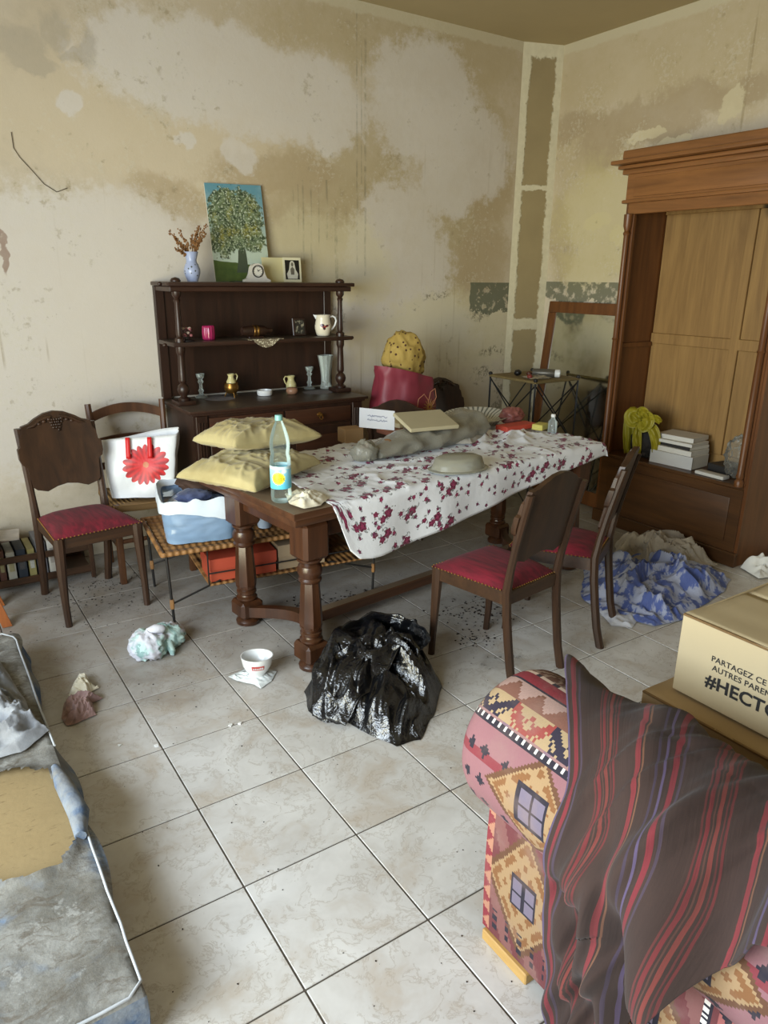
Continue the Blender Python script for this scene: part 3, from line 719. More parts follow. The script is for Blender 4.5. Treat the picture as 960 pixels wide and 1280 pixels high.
# ================================================================== SMALL THINGS: builders
def blob(c, r, seed=0, amp=.2, fq=3.0, n=44, m=30, flat=None, ridged=.6, p=2.0):
    c = Vector(c); r = Vector(r)
    def f(a, b):
        w = 2*PI*a; h = PI*(.002+.996*b)
        d = Vector((math.cos(w)*math.sin(h), math.sin(w)*math.sin(h), math.cos(h)))
        k = 1+amp*((1-ridged)*nz(d.x*fq+seed, d.y*fq, d.z*fq)+ridged*(ridge(d.x*fq+seed*3.1, d.y*fq, d.z*fq)-.5)*.8+.35*ridge(d.x*fq*2.3, d.y*fq*2.3+seed, d.z*fq*2.3)-.15)
        q = c+Vector((d.x*r.x, d.y*r.y, d.z*r.z))*k
        if flat is not None: q.z = max(q.z, flat)
        return q
    return MB().grid(f, n, m, cu=True)
def heap(poly, z0, h, seed=0, fq=9.0, nr=30, nt=120, edge=.004, peak=.5, warpk=.5, pw=2.0):
    pts = [Vector((p[0], p[1])) for p in poly]; n = len(pts)
    c = sum(pts, Vector((0, 0)))/n; fq = fq*.75
    def bd(t):
        k = t*n; i = int(k) % n; f = k-int(k); f = f*f*(3-2*f)*.5+f*.5
        return pts[i]*(1-f)+pts[(i+1) % n]*f
    G = lambda q: math.exp(-(q/.20)**2)
    def f(a, b):
        s = 1-b; p = c+(bd(a)-c)*max(s, .004)*(1+.04*nz(math.cos(2*PI*a)*4, math.sin(2*PI*a)*4, seed))
        e = max(0, 1-s**4)
        w = p+Vector((nz(p.x*4, p.y*4, seed), nz(p.x*4+9, p.y*4, seed)))*warpk*.2
        z = (.62*G(nz(w.x*fq, w.y*fq, seed))+.30*G(nz(w.x*fq*1.9, w.y*fq*1.9, seed+5))+.14*G(nz(w.x*fq*4, w.y*fq*4, seed+8))+peak*(1-s**pw))/(1.0+peak)
        return Vector((p.x, p.y, z0+edge+h*z*e))
    return MB().grid(f, nt, nr, cu=True, uvfn=lambda a, b: tuple(c+(bd(a)-c)*(1-b)))
def pillow(M, sx, sy, th, seed=0, n=64):
    mb = MB(); mb.M = M
    for sd in (1, -1):
        def f(a, b, sd=sd):
            x = 2*a-1; y = 2*b-1
            e = max(0, (1-abs(x)**3.2)*(1-abs(y)**3.2))**.42
            px, py = x*(1-.10*(1-y*y)), y*(1-.10*(1-x*x))
            w = 1+.20*nz(x*1.5+seed, y*1.5, sd)+.22*(math.exp(-(nz(x*1.7+seed, y*2.6, sd+3)/.13)**2)-.4)*(.25+.75*max(abs(x), abs(y))**2)+.09*(math.exp(-(nz(x*4+seed, y*4, sd+7)/.15)**2)-.4)
            return Vector((px*sx/2, py*sy/2, sd*th/2*e*w*(1 if sd > 0 else .42)))
        mb.grid(f, n, n)
    return mb
def text_geo(s, size, spacing=1.0, bold=0.0):
    cu = bpy.data.curves.new('t', 'FONT'); cu.body = s; cu.size = size; cu.space_character = spacing; cu.offset = bold; cu.resolution_u = 3
    o = bpy.data.objects.new('t', cu); COL.objects.link(o)
    me = o.to_mesh(); vs = [q.co.copy() for q in me.vertices]; fs = [tuple(p.vertices) for p in me.polygons]
    o.to_mesh_clear(); bpy.data.objects.remove(o); bpy.data.curves.remove(cu)
    return vs, fs
# ================================================================== ON THE DINING TABLE
M_clear = clear('clear_plastic', (190, 205, 204), .03)
M_glas = clear('clear_glass', (215, 222, 220), .16, .03, 1.5)
M_white = plain('white_ceramic', (226, 228, 228), .25, .03)
M_cap = plain('teal_cap', (120, 170, 165), .4, .05)
b0 = Pz(352, 626, TZ+.004); bt = thing('water_bottle', 'clear plastic water bottle with blue sun label on the dining table', 'bottle', (b0.x, b0.y, TZ+.004))
MB().lathe([(.036, 0), (.042, .008), (.0435, .03), (.0425, .05), (.0435, .06), (.0435, .175), (.042, .19), (.038, .205), (.041, .225), (.042, .25), (.038, .275), (.028, .31), (.017, .335), (.0135, .345), (.0135, .36)], 32).build('body', M_clear, bt, 60, world=False)
MB().lathe([(.0, .344), (.016, .344), (.016, .362), (.014, .366), (.0, .366)], 20).build('cap', M_cap, bt, 40, world=False)
m = Mat('bottle_label', .35); v = m.co(); x, y, z = m.xyz(v)
ca = math.atan2(CAM.y-b0.y, CAM.x-b0.x)-.25                    # the sun on the label faces away from the wall
ang = (y*math.cos(ca)-x*math.sin(ca)); rr = m.vm('LENGTH', m.vec(ang, z-.108, 0), out=1)
at = (z-.108)._m('ARCTAN2', ang)
frontf = (x*math.cos(ca)+y*math.sin(ca)).gt(0)
c = m.mix(z.step(.06, .15), (84, 186, 220), (150, 214, 236)); c = m.mix(z.gt(.146), c, (206, 234, 240))
c = m.mix((rr+(at*16).sin()*.0016).lt(.027)*frontf, c, (250, 236, 90)); c = m.mix(rr.lt(.021)*frontf, c, (252, 222, 30))
r2 = m.vm('LENGTH', m.vec(ang-.024, z-.138, 0), out=1); c = m.mix(r2.lt(.009)*frontf, c, (222, 238, 240))
m.color(c)
MB().lathe([(.0438, .062), (.0440, .064), (.0440, .156), (.0438, .158)], 32, caps=False).build('label_band', m.m, bt, 60, world=False)
vs, fs = text_geo('ivert t', .020); w = max(q.x for q in vs); mb = MB()
mb.add([(.0445*math.cos(ca+(q.x-w*.45)/.0445), .0445*math.sin(ca+(q.x-w*.45)/.0445), .100+q.y) for q in vs], fs)
mb.build('lettering', plain('label_ink', (60, 50, 30), .5), bt, 0, world=False)
M_rag = fabric('cream_rag', (226, 220, 200), (200, 190, 164), 20)
tag(heap([Pz(*q, TZ+.004) for q in ((356, 619), (362, 632), (380, 638), (400, 634), (412, 624), (398, 617), (376, 615))], TZ+.007, .035, 3, 22, 16, 60).build('crumpled_napkin', M_rag, None, 70), 'crumpled cream napkin beside the water bottle', 'napkin')
M_cush = fabric('yellow_cushion', (172, 160, 116), (146, 132, 88), 5, .8, 200, .15)
def cushion(c, sx, sy, th, rz, rx, ry, seed, label):
    M = Matrix.Translation(c) @ Matrix.Rotation(rz, 4, 'Z') @ Matrix.Rotation(rx, 4, 'X') @ Matrix.Rotation(ry, 4, 'Y')
    o = pillow(M, sx, sy, th, seed).build('cushion', M_cush, None, 80); tag(o, label, 'cushion', 'pale yellow cushions'); return o
cushion((.70, -.06, .822), .54, .44, .17, math.radians(30), math.radians(1), math.radians(-1), 1.0, 'lower of two stacked pale yellow cushions on the table end')
cushion((.80, .08, .935), .50, .38, .18, math.radians(10), math.radians(-5), math.radians(2), 4.0, 'upper of two stacked pale yellow cushions on the table end')
# glass dish upside down
q = Pz(577, 590, TZ+.01); dm = Matrix.Translation((q.x+.02, q.y+.05, TZ+.012)) @ Matrix.Rotation(math.radians(-8), 4, 'Z')
M_dish = clear('dusty_glass', (166, 164, 148), .48, .16)
ov = MB(); ov.M = dm @ Matrix.Diagonal((1.32, .9, 1, 1)); ov.lathe([(.118, .0), (.122, .006), (.108, .010), (.102, .03), (.094, .058), (.078, .066), (.0, .068)], 36, caps=False)
D = thing('baking_dish', 'dusty oval glass dish turned upside down on the tablecloth', 'dish', (q.x+.02, q.y+.05, TZ+.012)); ov.build('bowl', M_dish, D, 50)
ov = MB(); ov.M = dm @ Matrix.Diagonal((1.32, .9, 1, 1)); ov.lathe([(.114, .0), (.121, .001), (.121, .005), (.113, .006)], 36, caps=False); ov.build('rim', M_glas, D, 50)
# bubble wrap bundle
M_bub = clear('bubble_wrap', (160, 157, 144), .58, .18); m = Mat.__new__(Mat); m.m = M_bub; m.nt = M_bub.node_tree; m.b = m.nt.nodes['Principled BSDF']; v = m.co(); d, _ = m.voro(v, 110); m.bump(d, .5, .004)
A0 = Pz(468, 566, .82); B0 = Pz(586, 529, .86)
def wrap(a, b):
    p = A0.lerp(B0, a); w = 2*PI*b; r = .042+.070*a**.8+.02*math.sin(a*PI); k = 1+.25*ridge(a*5, math.cos(w)*1.5, math.sin(w)*1.5)-.1
    s = Vector((-(B0-A0).y, (B0-A0).x, 0)).normalized()
    q = p+s*math.cos(w)*r*1.25*k+Vector((0, 0, 1))*math.sin(w)*r*.75*k; q.z = max(q.z, TZ+.02+.003*nz(q.x*30, q.y*30)); return q
BW = thing('bubble_wrap_bundle', 'long bundle of grey bubble wrap lying on the tablecloth', 'packaging', (A0.x, A0.y, TZ))
mb = MB().grid(wrap, 50, 28, cv=True); n = 28; mb.f += [tuple(range(n)), tuple(len(mb.v)-n+k for k in range(n))]; mb.build('roll', M_bub, BW, 70)
c0 = Pz(456, 566, .83); blob(c0, (.07, .055, .06), 2, .35, 2.5, 30, 20, flat=TZ+.02).build('tied_end', M_bub, BW, 70)
M_tape = plain('brown_tape', (140, 96, 56), .25, .1); mb = MB()
pa = A0.lerp(B0, .12); blob(pa+Vector((0, 0, .0)), (.035, .06, .052), 5, .12, 2, 20, 14, flat=TZ+.02).build('tape', M_tape, BW, 70)
M_paper = plain('cream_paper', (176, 166, 136), .75, .05); M_wht = plain('white_paper', (226, 226, 222), .7, .03); M_card = plain('brown_card', (150, 118, 78), .8, .08)
def slab(name, label, cat, c, sx, sy, sz, rz, mat, rx=0, ry=0, group=None):
    mb = MB(); mb.M = Matrix.Translation(c) @ Matrix.Rotation(rz, 4, 'Z') @ Matrix.Rotation(rx, 4, 'X') @ Matrix.Rotation(ry, 4, 'Y'); mb.box(-sx/2, sx/2, -sy/2, sy/2, 0, sz, min(.004, sz*.3))
    return tag(mb.build(name, mat, None, 30), label, cat, group)
fp = Pz(520, 534, .90)
slab('paper_folder', 'thick cream paper folder lying on the bubble wrap', 'folder', (fp.x+.05, fp.y-.02, .925), .30, .22, .022, math.radians(-8), M_paper, math.radians(14))
# envelope with handwriting
m = Mat('envelope_paper', .7); v = m.co(); c = (222, 224, 230)
m.color(c); M_env = m.m
e0 = Pz(471, 538, .88)
EM = Matrix.Translation((e0.x, e0.y, .90)) @ Matrix.Rotation(math.radians(-18), 4, 'Z') @ Matrix.Rotation(math.radians(62), 4, 'X') @ Matrix.Rotation(math.radians(-8), 4, 'Z')
E = thing('envelope', 'white envelope with blue handwriting propped on the papers', 'envelope', (e0.x, e0.y, .90))
q = MB(); q.M = EM; q.box(-.10, .10, -.012, .10, 0, .004, .001); q.build('sheet', M_env, E, 0)
rnd = random.Random(8); q = MB(); q.M = EM
for r in range(2):
    x = -.055; pts = []
    while x < .06: pts.append((x, .035+r*.022+rnd.uniform(-.006, .007), .0052)); x += .004
    q.tube(pts, .0012, 4)
q.build('handwriting', plain('blue_ink', (70, 80, 130), .6), E, 0)
g = Pz(444, 552, TZ+.03)
slab('cardboard_piece', 'small brown cardboard box standing behind the envelope', 'box', (g.x+.03, g.y+.10, TZ+.006), .12, .10, .085, math.radians(-5), M_card)
M_pinkp = plain('pink_print', (196, 84, 92), .6, .25, 60)
g = Pz(447, 556, TZ+.03)
LL = ['white leaflet at the bottom of the fanned leaflets', 'white leaflet under the pink leaflets by the cardboard piece', 'pink leaflet under the topmost fanned leaflet', 'pink leaflet topmost in the fan by the cardboard piece']
for k in range(4): slab('leaflet', LL[k], 'leaflet', (g.x+.012*k, g.y-.01*k, TZ+.010+.0065*k), .12, .075, .0012, math.radians(8+16*k), M_pinkp if k > 1 else M_wht, math.radians(3), 0, 'fanned leaflets')
for k, (u, vv, cc, lab) in enumerate(((505, 528, (150, 96, 76), 'salmon covered book under the cream one behind the folder'), (512, 524, (214, 204, 170), 'cream covered book lying atop the salmon book'))):
    g = Pz(u, vv, .86); slab('book', lab, 'book', (g.x, g.y+.06, TZ+.012+.03*k), .22, .15, .028, math.radians(4+5*k), plain('book_cover', cc, .6, .06), 0, 0, 'books behind the folder')
# far end of the table
q = tp(1.84, .735, TZ+.02)
m = Mat('ribbed_white', .4); v = m.co('UV'); x, y, z = m.xyz(v); m.color(m.mix((x*240).sin().gt(-.3), (120, 122, 114), (206, 206, 196))); M_rib = m.m
PL = thing('oval_platter', 'large white oval platter with ribbed rim at the table far side', 'platter', (q.x, q.y, TZ+.012))
mb = MB(); mb.M = Matrix.Rotation(TA, 4, 'Z') @ Matrix.Translation((0, 0, .02)) @ Matrix.Rotation(math.radians(7), 4, 'X') @ Matrix.Diagonal((1.5, .95, 1, 1)); mb.lathe([(.09, .012), (.11, .014), (.128, .04), (.165, .062), (.168, .066), (.16, .064), (.125, .046), (.105, .02), (.0, .018)], 48, caps=False); mb.build('plate', M_rib, PL, 50, world=False)
def at_table(u, vv, lift=.012): return Pz(u, vv, TZ+lift)
g = tp(1.95, .50, TZ); slab('red_box', 'flat red box lying at the far table end', 'box', (g.x, g.y, TZ+.03), .26, .10, .03, math.radians(3), plain('red_card', (190, 72, 56), .6, .06))
g = tp(2.06, .40, TZ); slab('yellow_packet', 'small pale yellow packet beside the red box', 'packet', (g.x, g.y, TZ+.03), .10, .07, .035, math.radians(20), plain('yellow_card', (196, 186, 96), .6, .06))
g = tp(1.70, .58, TZ); slab('dark_notebook', 'small dark green notebook leaning on the oval platter', 'notebook', (g.x, g.y, TZ+.04), .06, .05, .03, math.radians(10), plain('dark_green', (34, 50, 44), .6), math.radians(30))
M_plas = clear('grey_plastic_sheet', (190, 188, 182), .55, .2)
g = tp(1.48, .50, TZ); tag(heap([(g.x-.16, g.y-.05), (g.x-.02, g.y-.11), (g.x+.15, g.y-.02), (g.x+.13, g.y+.10), (g.x-.05, g.y+.12)], TZ+.02, .07, 7, 14, 18, 60).build('crumpled_plastic_sheet', plain('grey_sheet', (176, 172, 164), .45, .1, 20), None, 60), 'crumpled grey plastic sheet near the oval platter', 'sheet')
g = tp(2.05, .62, TZ); tag(blob((g.x, g.y, TZ+.085), (.085, .06, .05), 9, .4, 1.6, 44, 30, flat=TZ+.015).build('pink_parcel', plain('pink_film', (150, 92, 86), .35, .25, 18), None, 60), 'small pink wrapped parcel at the far table end', 'parcel')
g = tp(2.10, .34, TZ); sb = thing('small_bottle', 'little clear bottle standing at the far table end', 'bottle', (g.x, g.y, TZ+.012))
MB().lathe([(.026, 0), (.028, .004), (.028, .07), (.014, .085), (.012, .10)], 16).build('body', M_glas, sb, 50, world=False); MB().lathe([(.014, .098), (.014, .115), (.0, .117)], 12).build('cap', M_white, sb, 40, world=False)
g = Py(551, 513, .62); gp = thing('ceramic_pot', 'green and white speckled ceramic pot on its side near the folder', 'pot', (g.x, g.y, g.z))
m = Mat('speckled_green', .4); v = m.co(); m.color(m.mix(m.noise(v, 26, 3).step(.45, .55), (84, 100, 70), (196, 196, 176)))
g2 = tp(1.34, .76, TZ)
gp.location = (g2.x, g2.y, TZ+.012)
MB().lathe([(.0, 0), (.045, .002), (.062, .03), (.066, .07), (.06, .105), (.05, .12), (.046, .112), (.05, .09), (.0, .03)], 24).build('body', m.m, gp, 60, world=False)
# ================================================================== ON THE SIDEBOARD
zt = 1.6465
vz = Py(241, 351, 1.20); V = thing('vase', 'pale blue glazed vase with painted flowers atop the sideboard', 'vase', (vz.x, vz.y, zt))
m = Mat('blue_glaze', .3); v = m.co(); c = m.mix(m.noise(v, 12, 3), (146, 158, 190), (172, 180, 204))
d, nd = m.voro(v, 42); c = m.mix(d.lt(.22)*X(m.nt, nd.outputs['Distance']).lt(.3)*m.xyz(v)[2].band(.03, .10), c, (70, 74, 60)); m.color(c)
MB().lathe([(.0, 0), (.030, .001), (.032, .006), (.046, .045), (.047, .065), (.040, .09), (.030, .108), (.029, .12), (.040, .158), (.042, .164), (.038, .164), (.026, .12), (.0, .11)], 28).build('body', m.m, V, 60, world=False)
M_dry = plain('dried_flower', (138, 96, 52), .9, .3, 60); DF = thing('dried_flowers', 'bunch of brown dried flower sprigs standing in the blue vase', 'flowers', (vz.x, vz.y, zt+.112))
rnd = random.Random(5)
for k, (dx, dz) in enumerate(((-.115, .16), (-.09, .13), (-.06, .17), (-.03, .09), (.02, .15), (.045, .185), (.075, .20), (.10, .205), (.085, .15), (-.10, .07), (.06, .12))):
    mb = MB(); st = [Vector((dx*.12, 0, 0)), Vector((dx*.35, rnd.uniform(-.02, .02), dz*.45)), Vector((dx, rnd.uniform(-.04, .03), dz))]
    mb.tube(st, .0018, 5)
    for j in range(26):
        f = .35+.65*j/25; p = st[1].lerp(st[2], (f-.35)/.65); s = .011*(1.15-f*.5)
        mb.ball(p+Vector((rnd.uniform(-1, 1), rnd.uniform(-1, 1), rnd.uniform(-.6, .9)))*.010, (s*.55, s*.5, s*.75), 5, 4)
    mb.build('sprig', M_dry, DF, 60, world=False)
# painting of a tree
a0 = Py(270, 353, 1.34); a1 = Py(338, 350, 1.34); pw = a1.x-a0.x; ph = .565
m = Mat('painted_canvas', .55); v = m.co(); x, y, z = m.xyz(v)
cx = pw*.47; sky = m.mix(z.step(.15, .55), (182, 196, 178), (96, 146, 160)); sky = m.mix(m.noise(v, 7, 3).step(.5, .7)*.4, sky, (176, 196, 200))
grs = m.mix(m.noise(v, 22, 4), (38, 62, 24), (92, 108, 48)); c = m.mix((z+(x-cx)*.12+m.noise(v, 9, 2)*.02).lt(.115), sky, grs)
trunkd = (x-cx-.02*(z*9).sin()).abs()-(.25-z).mx(0)*.10
c = m.mix(trunkd.lt(.018)*z.band(.05, .30), c, (66, 76, 58))
wv = m.warp(v, 9, .06, 4); foli = m.blobs(wv, [((cx, 0, .36), (pw*.47, 9, .17)), ((cx-.05, 0, .44), (.10, 9, .10)), ((cx+.08, 0, .40), (.09, 9, .12)), ((cx-.10, 0, .25), (.085, 9, .10)), ((cx+.10, 0, .25), (.085, 9, .08))])
leafn = m.noise(v, 34, 5, .7); hue = m.noise(v, 9, 4, .6)
lc = m.mix(leafn.step(.38, .60), (46, 62, 40), m.mix(hue.step(.46, .66), (116, 132, 96), (150, 146, 66))); lc = m.mix(m.noise(v, 80, 3).step(.53, .62), lc, (186, 196, 170))
c = m.mix((foli+(leafn-.5)*1.8).step(1.12, .96), c, lc); m.color(c); m.bump(leafn, .5, .004); M_pnt = m.m
PT = thing('painting', 'unframed canvas painting of a leafy green tree leaning on wall', 'painting', (a0.x, 1.335, zt))
pm = Matrix.Rotation(math.radians(-6.5), 4, 'X') @ Matrix.Rotation(math.radians(-1.5), 4, 'Y')
q = MB(); q.M = pm; q.box(.001, pw-.001, .002, .018, .002, ph-.002); q.build('canvas_edge', plain('raw_canvas', (206, 200, 180), .8), PT, 0, world=False)
q = MB().box(0, pw, 0, .004, 0, ph); o = q.build('canvas', M_pnt, PT, 0, world=False); o.rotation_euler = pm.to_euler()
# clock
c0 = Py(321, 352, 1.22); CK = thing('mantel_clock', 'small white ceramic mantel clock with round dial atop the sideboard', 'clock', (c0.x, 1.22, zt))
pr = [(-.085, 0), (-.085, .012), (-.062, .022), (-.050, .045), (-.042, .075)]+[(.042*math.cos(PI-k*PI/12), .075+.034*math.sin(k*PI/12)) for k in range(1, 12)]+[(.042, .075), (.050, .045), (.062, .022), (.085, .012), (.085, 0)]
MB().prism(pr, -.02, .02).build('case', plain('white_china', (204, 198, 186), .3, .06, 20), CK, 30, world=False)
q = MB(); q.M = Matrix.Translation((0, -.021, .062)) @ Matrix.Rotation(PI/2, 4, 'X'); q.lathe([(.036, -.002), (.036, .004), (.031, .006), (.030, .001)], 28, caps=False); q.build('bezel', plain('dark_metal', (56, 54, 50), .4, .1, Metallic=.6), CK, 50, world=False)
q = MB(); q.M = Matrix.Translation((0, -.021, .062)) @ Matrix.Rotation(PI/2, 4, 'X'); q.lathe([(.0, .0015), (.031, .0015)], 28, caps=False); dial = q.build('dial', plain('dial_white', (214, 210, 198), .5, .02), CK, 0, world=False)
q = MB()
for k in range(12): q.box(*(lambda a: (.026*math.sin(a)-.0012, .026*math.sin(a)+.0012, -.0235, -.023, .062+.026*math.cos(a)-.0022, .062+.026*math.cos(a)+.0022))(k*PI/6))
q.build('hour_marks', M_iron, dial, 0, world=False)
for a, l in ((math.radians(52), .018), (math.radians(-12), .013)):
    MB().tube([(0, -.0245, .062), (l*math.sin(a), -.0245, .062+l*math.cos(a))], .0014, 5).build('hand', M_iron, dial, 0, world=False)
# card with mounted portrait
k0 = Py(329, 352, 1.30); k1 = Py(377, 354, 1.30); PC = thing('portrait_card', 'cream folded card mounted with a small black and white portrait', 'card', (k0.x, 1.30, zt))
kw = k1.x-k0.x; rot = Matrix.Rotation(math.radians(-5), 4, 'X')
q = MB(); q.M = rot; q.box(0, kw, 0, .003, 0, .148); q.build('backing', plain('cream_card', (212, 202, 152), .7, .05), PC, 0, world=False)
q = MB(); q.M = rot; q.box(kw*.53, kw, -.004, -.001, .0, .150); q.build('mount', plain('ivory_card', (220, 214, 180), .7, .03), PC, 0, world=False)
q = MB(); q.M = rot; q.box(kw*.58, kw*.95, -.0052, -.0042, .016, .134); ph_ = q.build('photograph', plain('photo_black', (26, 24, 20), .4), PC, 0, world=False)
q = MB(); q.M = rot; xc = kw*.765
q.prism([(xc-.034, .02), (xc-.040, .05), (xc-.024, .075), (xc-.016, .118), (xc-.006, .130), (xc+.006, .130), (xc+.016, .118), (xc+.024, .075), (xc+.040, .05), (xc+.034, .02)], -.0060, -.0053); q.build('veil', plain('photo_white', (206, 202, 184), .5), ph_, 0, world=False)
q = MB(); q.M = rot; q.prism([(xc-.012, .045), (xc-.014, .08), (xc, .094), (xc+.014, .08), (xc+.012, .045)], -.0066, -.0061); q.ball((xc, -.0066, .108), (.0085, .0008, .012), 12, 8); q.build('figure', plain('photo_grey', (104, 98, 84), .5), ph_, 0, world=False)
# middle shelf
zm = 1.3115
def mid(u, y=1.19): p = Py(u, 422, y); return (p.x, y, zm)
M_pinkg = clear('pink_glass', (170, 40, 92), .72, .15)
C = thing('candle_holder', 'pink ribbed glass candle holder on the middle shelf', 'candle holder', mid(261))
def rib(a, b):
    pr_ = [(.030, 0), (.036, .006), (.038, .04), (.036, .078), (.033, .083)]; k = b*4; i = min(3, int(k)); f = k-i; r = pr_[i][0]*(1-f)+pr_[i+1][0]*f; z = pr_[i][1]*(1-f)+pr_[i+1][1]*f
    w = 2*PI*a; r *= 1+.035*math.cos(14*w); return Vector((r*math.cos(w), r*math.sin(w), z))
MB().grid(rib, 84, 17, cu=True).build('glass', M_pinkg, C, 70, world=False); MB().lathe([(.0, .004), (.03, .004), (.03, .06), (.0, .062)], 20).build('candle', plain('pink_wax', (190, 60, 110), .5), C, 40, world=False)
S = thing('flower_ornament', 'small dark ornament with pink and white flowers on the middle shelf', 'ornament', mid(233, 1.16))
MB().lathe([(.0, 0), (.045, .001), (.046, .006), (.02, .012), (.016, .024), (.0, .026)], 18).build('base', plain('dark_resin', (30, 26, 26), .5), S, 50, world=False)
rnd = random.Random(2); Mf = [plain('petal_pink', (150, 90, 92), .6), plain('petal_white', (196, 176, 160), .6), plain('petal_dark', (74, 36, 36), .6)]
for k in range(16):
    a = rnd.uniform(0, 6.28); r = rnd.uniform(0, .03)
    MB().ball((r*math.cos(a), r*math.sin(a), .03+rnd.uniform(0, .055)), (.011, .011, .009), 7, 5).build('flower', Mf[k % 3], S, 60, world=False)
b = mid(325, 1.17); BR = thing('wooden_keg', 'dark little wooden keg with brass hoops on a lace doily', 'keg', (b[0]-.03, 1.17, zm+.012))
q = MB(); q.M = Matrix.Rotation(PI/2, 4, 'Y'); q.M = Matrix.Translation((-.09, 0, .034)) @ q.M; q.lathe([(.0, 0), (.024, .001), (.030, .03), (.033, .09), (.030, .15), (.018, .165), (.014, .20), (.0, .202)], 20); q.build('barrel', M_side, BR, 45, world=False)
for xx in (-.018, .004):
    q = MB(); q.M = Matrix.Translation((xx, 0, .034)) @ Matrix.Rotation(PI/2, 4, 'Y'); q.lathe([(.0335, 0), (.0355, .002), (.0355, .012), (.0335, .014)], 20, caps=False); q.build('hoop', M_brass, BR, 45, world=False)
mb = MB().box(-.05, .05, -.02, .02, -.010, .002, .003); mb.build('cradle', M_side, BR, 30, world=False)
m = Mat('lace', .85); v = m.co(); d, _ = m.voro(v, 90); m.color(m.mix(d.step(.25, .5), (216, 208, 180), (120, 108, 88))); m.bump(d, .5, .003); M_lace = m.m
def lace(a, b_):
    x = (2*a-1)*.125; s = b_*.14; dr = .05*max(0, 1-(abs(x+.0)/.10)**2)
    if s < .085: return Vector((b[0]+x, 1.17-.0+.0-s+.0, zm+.0015))
    f = (s-.085)/.055; return Vector((b[0]+x*(1-.1*f), 1.0835-.006*f-.002*math.cos(x*120)*f, zm+.0015-max(.004, dr)*f))
tag(MB().grid(lace, 41, 14).build('lace_doily', M_lace, None, 60), 'cream lace doily hanging over the middle shelf edge', 'doily')
b = mid(377, 1.22); FR = thing('picture_frame', 'small dark framed picture standing beside the floral jug', 'picture frame', (b[0], 1.24, zm))
q = MB(); q.M = Matrix.Rotation(math.radians(-8), 4, 'X') @ Matrix.Rotation(math.radians(6), 4, 'Z'); q.box(-.05, .05, 0, .012, 0, .115, .004); q.build('frame', M_side, FR, 30, world=False)
m = Mat('floral_print', .3); v = m.co(); m.color(m.mix(m.noise(v, 38, 4).step(.5, .6), (34, 32, 28), (150, 144, 122)))
q = MB(); q.M = Matrix.Rotation(math.radians(-8), 4, 'X') @ Matrix.Rotation(math.radians(6), 4, 'Z'); q.box(-.034, .034, -.003, .001, .016, .10); q.build('picture', m.m, FR, 0, world=False)
m = Mat('floral_jug', .25); v = m.co(); d = m.blobs(m.warp(v, 30, .03, 2), [((-.016, -.05, .07), (.016, .05, .014)), ((.012, -.05, .066), (.012, .05, .010)), ((-.002, -.05, .055), (.012, .05, .010))])
c = m.mix(d.step(1.1, .9), (222, 214, 192), m.mix(m.noise(v, 70, 2).step(.45, .55), (140, 40, 36), (52, 34, 44)))
d2, nd2 = m.voro(v, 48); c = m.mix(d2.lt(.25)*m.noise(v, 14, 2).gt(.5)*m.xyz(v)[2].band(.03, .10), c, (56, 62, 40)); m.color(c); M_jug = m.m
J = thing('floral_jug', 'cream ceramic jug painted with red flowers on the middle shelf', 'jug', mid(404, 1.17)); J.rotation_euler = (0, 0, -.25)
MB().lathe([(.0, 0), (.038, .001), (.043, .008), (.053, .045), (.054, .065), (.046, .105), (.045, .12), (.050, .134), (.046, .134), (.040, .11), (.0, .09)], 28).build('body', M_jug, J, 60, world=False)
MB().tube([(.044, 0, .118), (.062, 0, .126), (.082, 0, .118), (.090, 0, .095), (.080, 0, .066), (.062, 0, .045), (.050, 0, .036)], .0065, 8).build('handle', M_white, J, 60, world=False)
MB().add([(-.044, -.018, .132), (-.044, .018, .132), (-.066, 0, .136), (-.048, 0, .105)], [(0, 1, 2), (0, 2, 3), (1, 3, 2), (0, 3, 1)]).build('spout', M_white, J, 60, world=False)
# counter
zc = cz+.0012
def cnt(u, v): p = Pz(u, v, zc); return (p.x, min(max(p.y, .95), 1.34), zc)
def candlestick(u, v, label):
    C = thing('candlestick', label, 'candlestick', cnt(u, v), 0, 'glass candlesticks')
    MB().lathe([(.0, .0), (.038, .001), (.040, .006), (.016, .018), (.012, .03), (.018, .045), (.011, .058), (.010, .085), (.019, .10), (.013, .112), (.024, .132), (.028, .15), (.024, .15), (.012, .128), (.0, .126)], 12).build('stem', M_glas, C, 20, world=False)
candlestick(252, 497, 'cut glass candlestick beside the brass tripod pot'); candlestick(387, 486, 'cut glass candlestick beside the tall crystal vase')
M_doil = plain('grey_doily', (122, 118, 122), .9, .1, 60, .5, 200)
for u, v, lab in ((270, 496, 'round grey doily beneath the glass candlestick by the brass pot'), (397, 490, 'round grey doily in front of the crystal vase')):
    p = Pz(u, v, zc); mb = MB(); ly = min(max(p.y, 1.0), 1.25)
    mb.lathe([(.0, .0008), (.09, .0008), (.10, .0004)], 40, (p.x, ly, zc-.0008), caps=False); tag(mb.build('doily', M_doil, None, 0), lab, 'doily', 'round doilies')
B_ = thing('brass_tripod_pot', 'small engraved brass pot on three feet on the sideboard', 'pot', cnt(290, 496)); 
MB().lathe([(.0, .022), (.03, .024), (.045, .045), (.047, .065), (.042, .085), (.044, .09), (.040, .09), (.038, .07), (.0, .06)], 24).build('bowl', M_brass, B_, 60, world=False)
for k in range(3):
    a = 2*PI*k/3-PI/2; MB().tube([(.03*math.cos(a), .03*math.sin(a), .03), (.040*math.cos(a), .040*math.sin(a), .014), (.046*math.cos(a), .046*math.sin(a), 0)], [.006, .004, .004], 6).build('foot', M_brass, B_, 60, world=False)
M_cj = plain('cream_glaze', (204, 194, 140), .35, .1, 20)
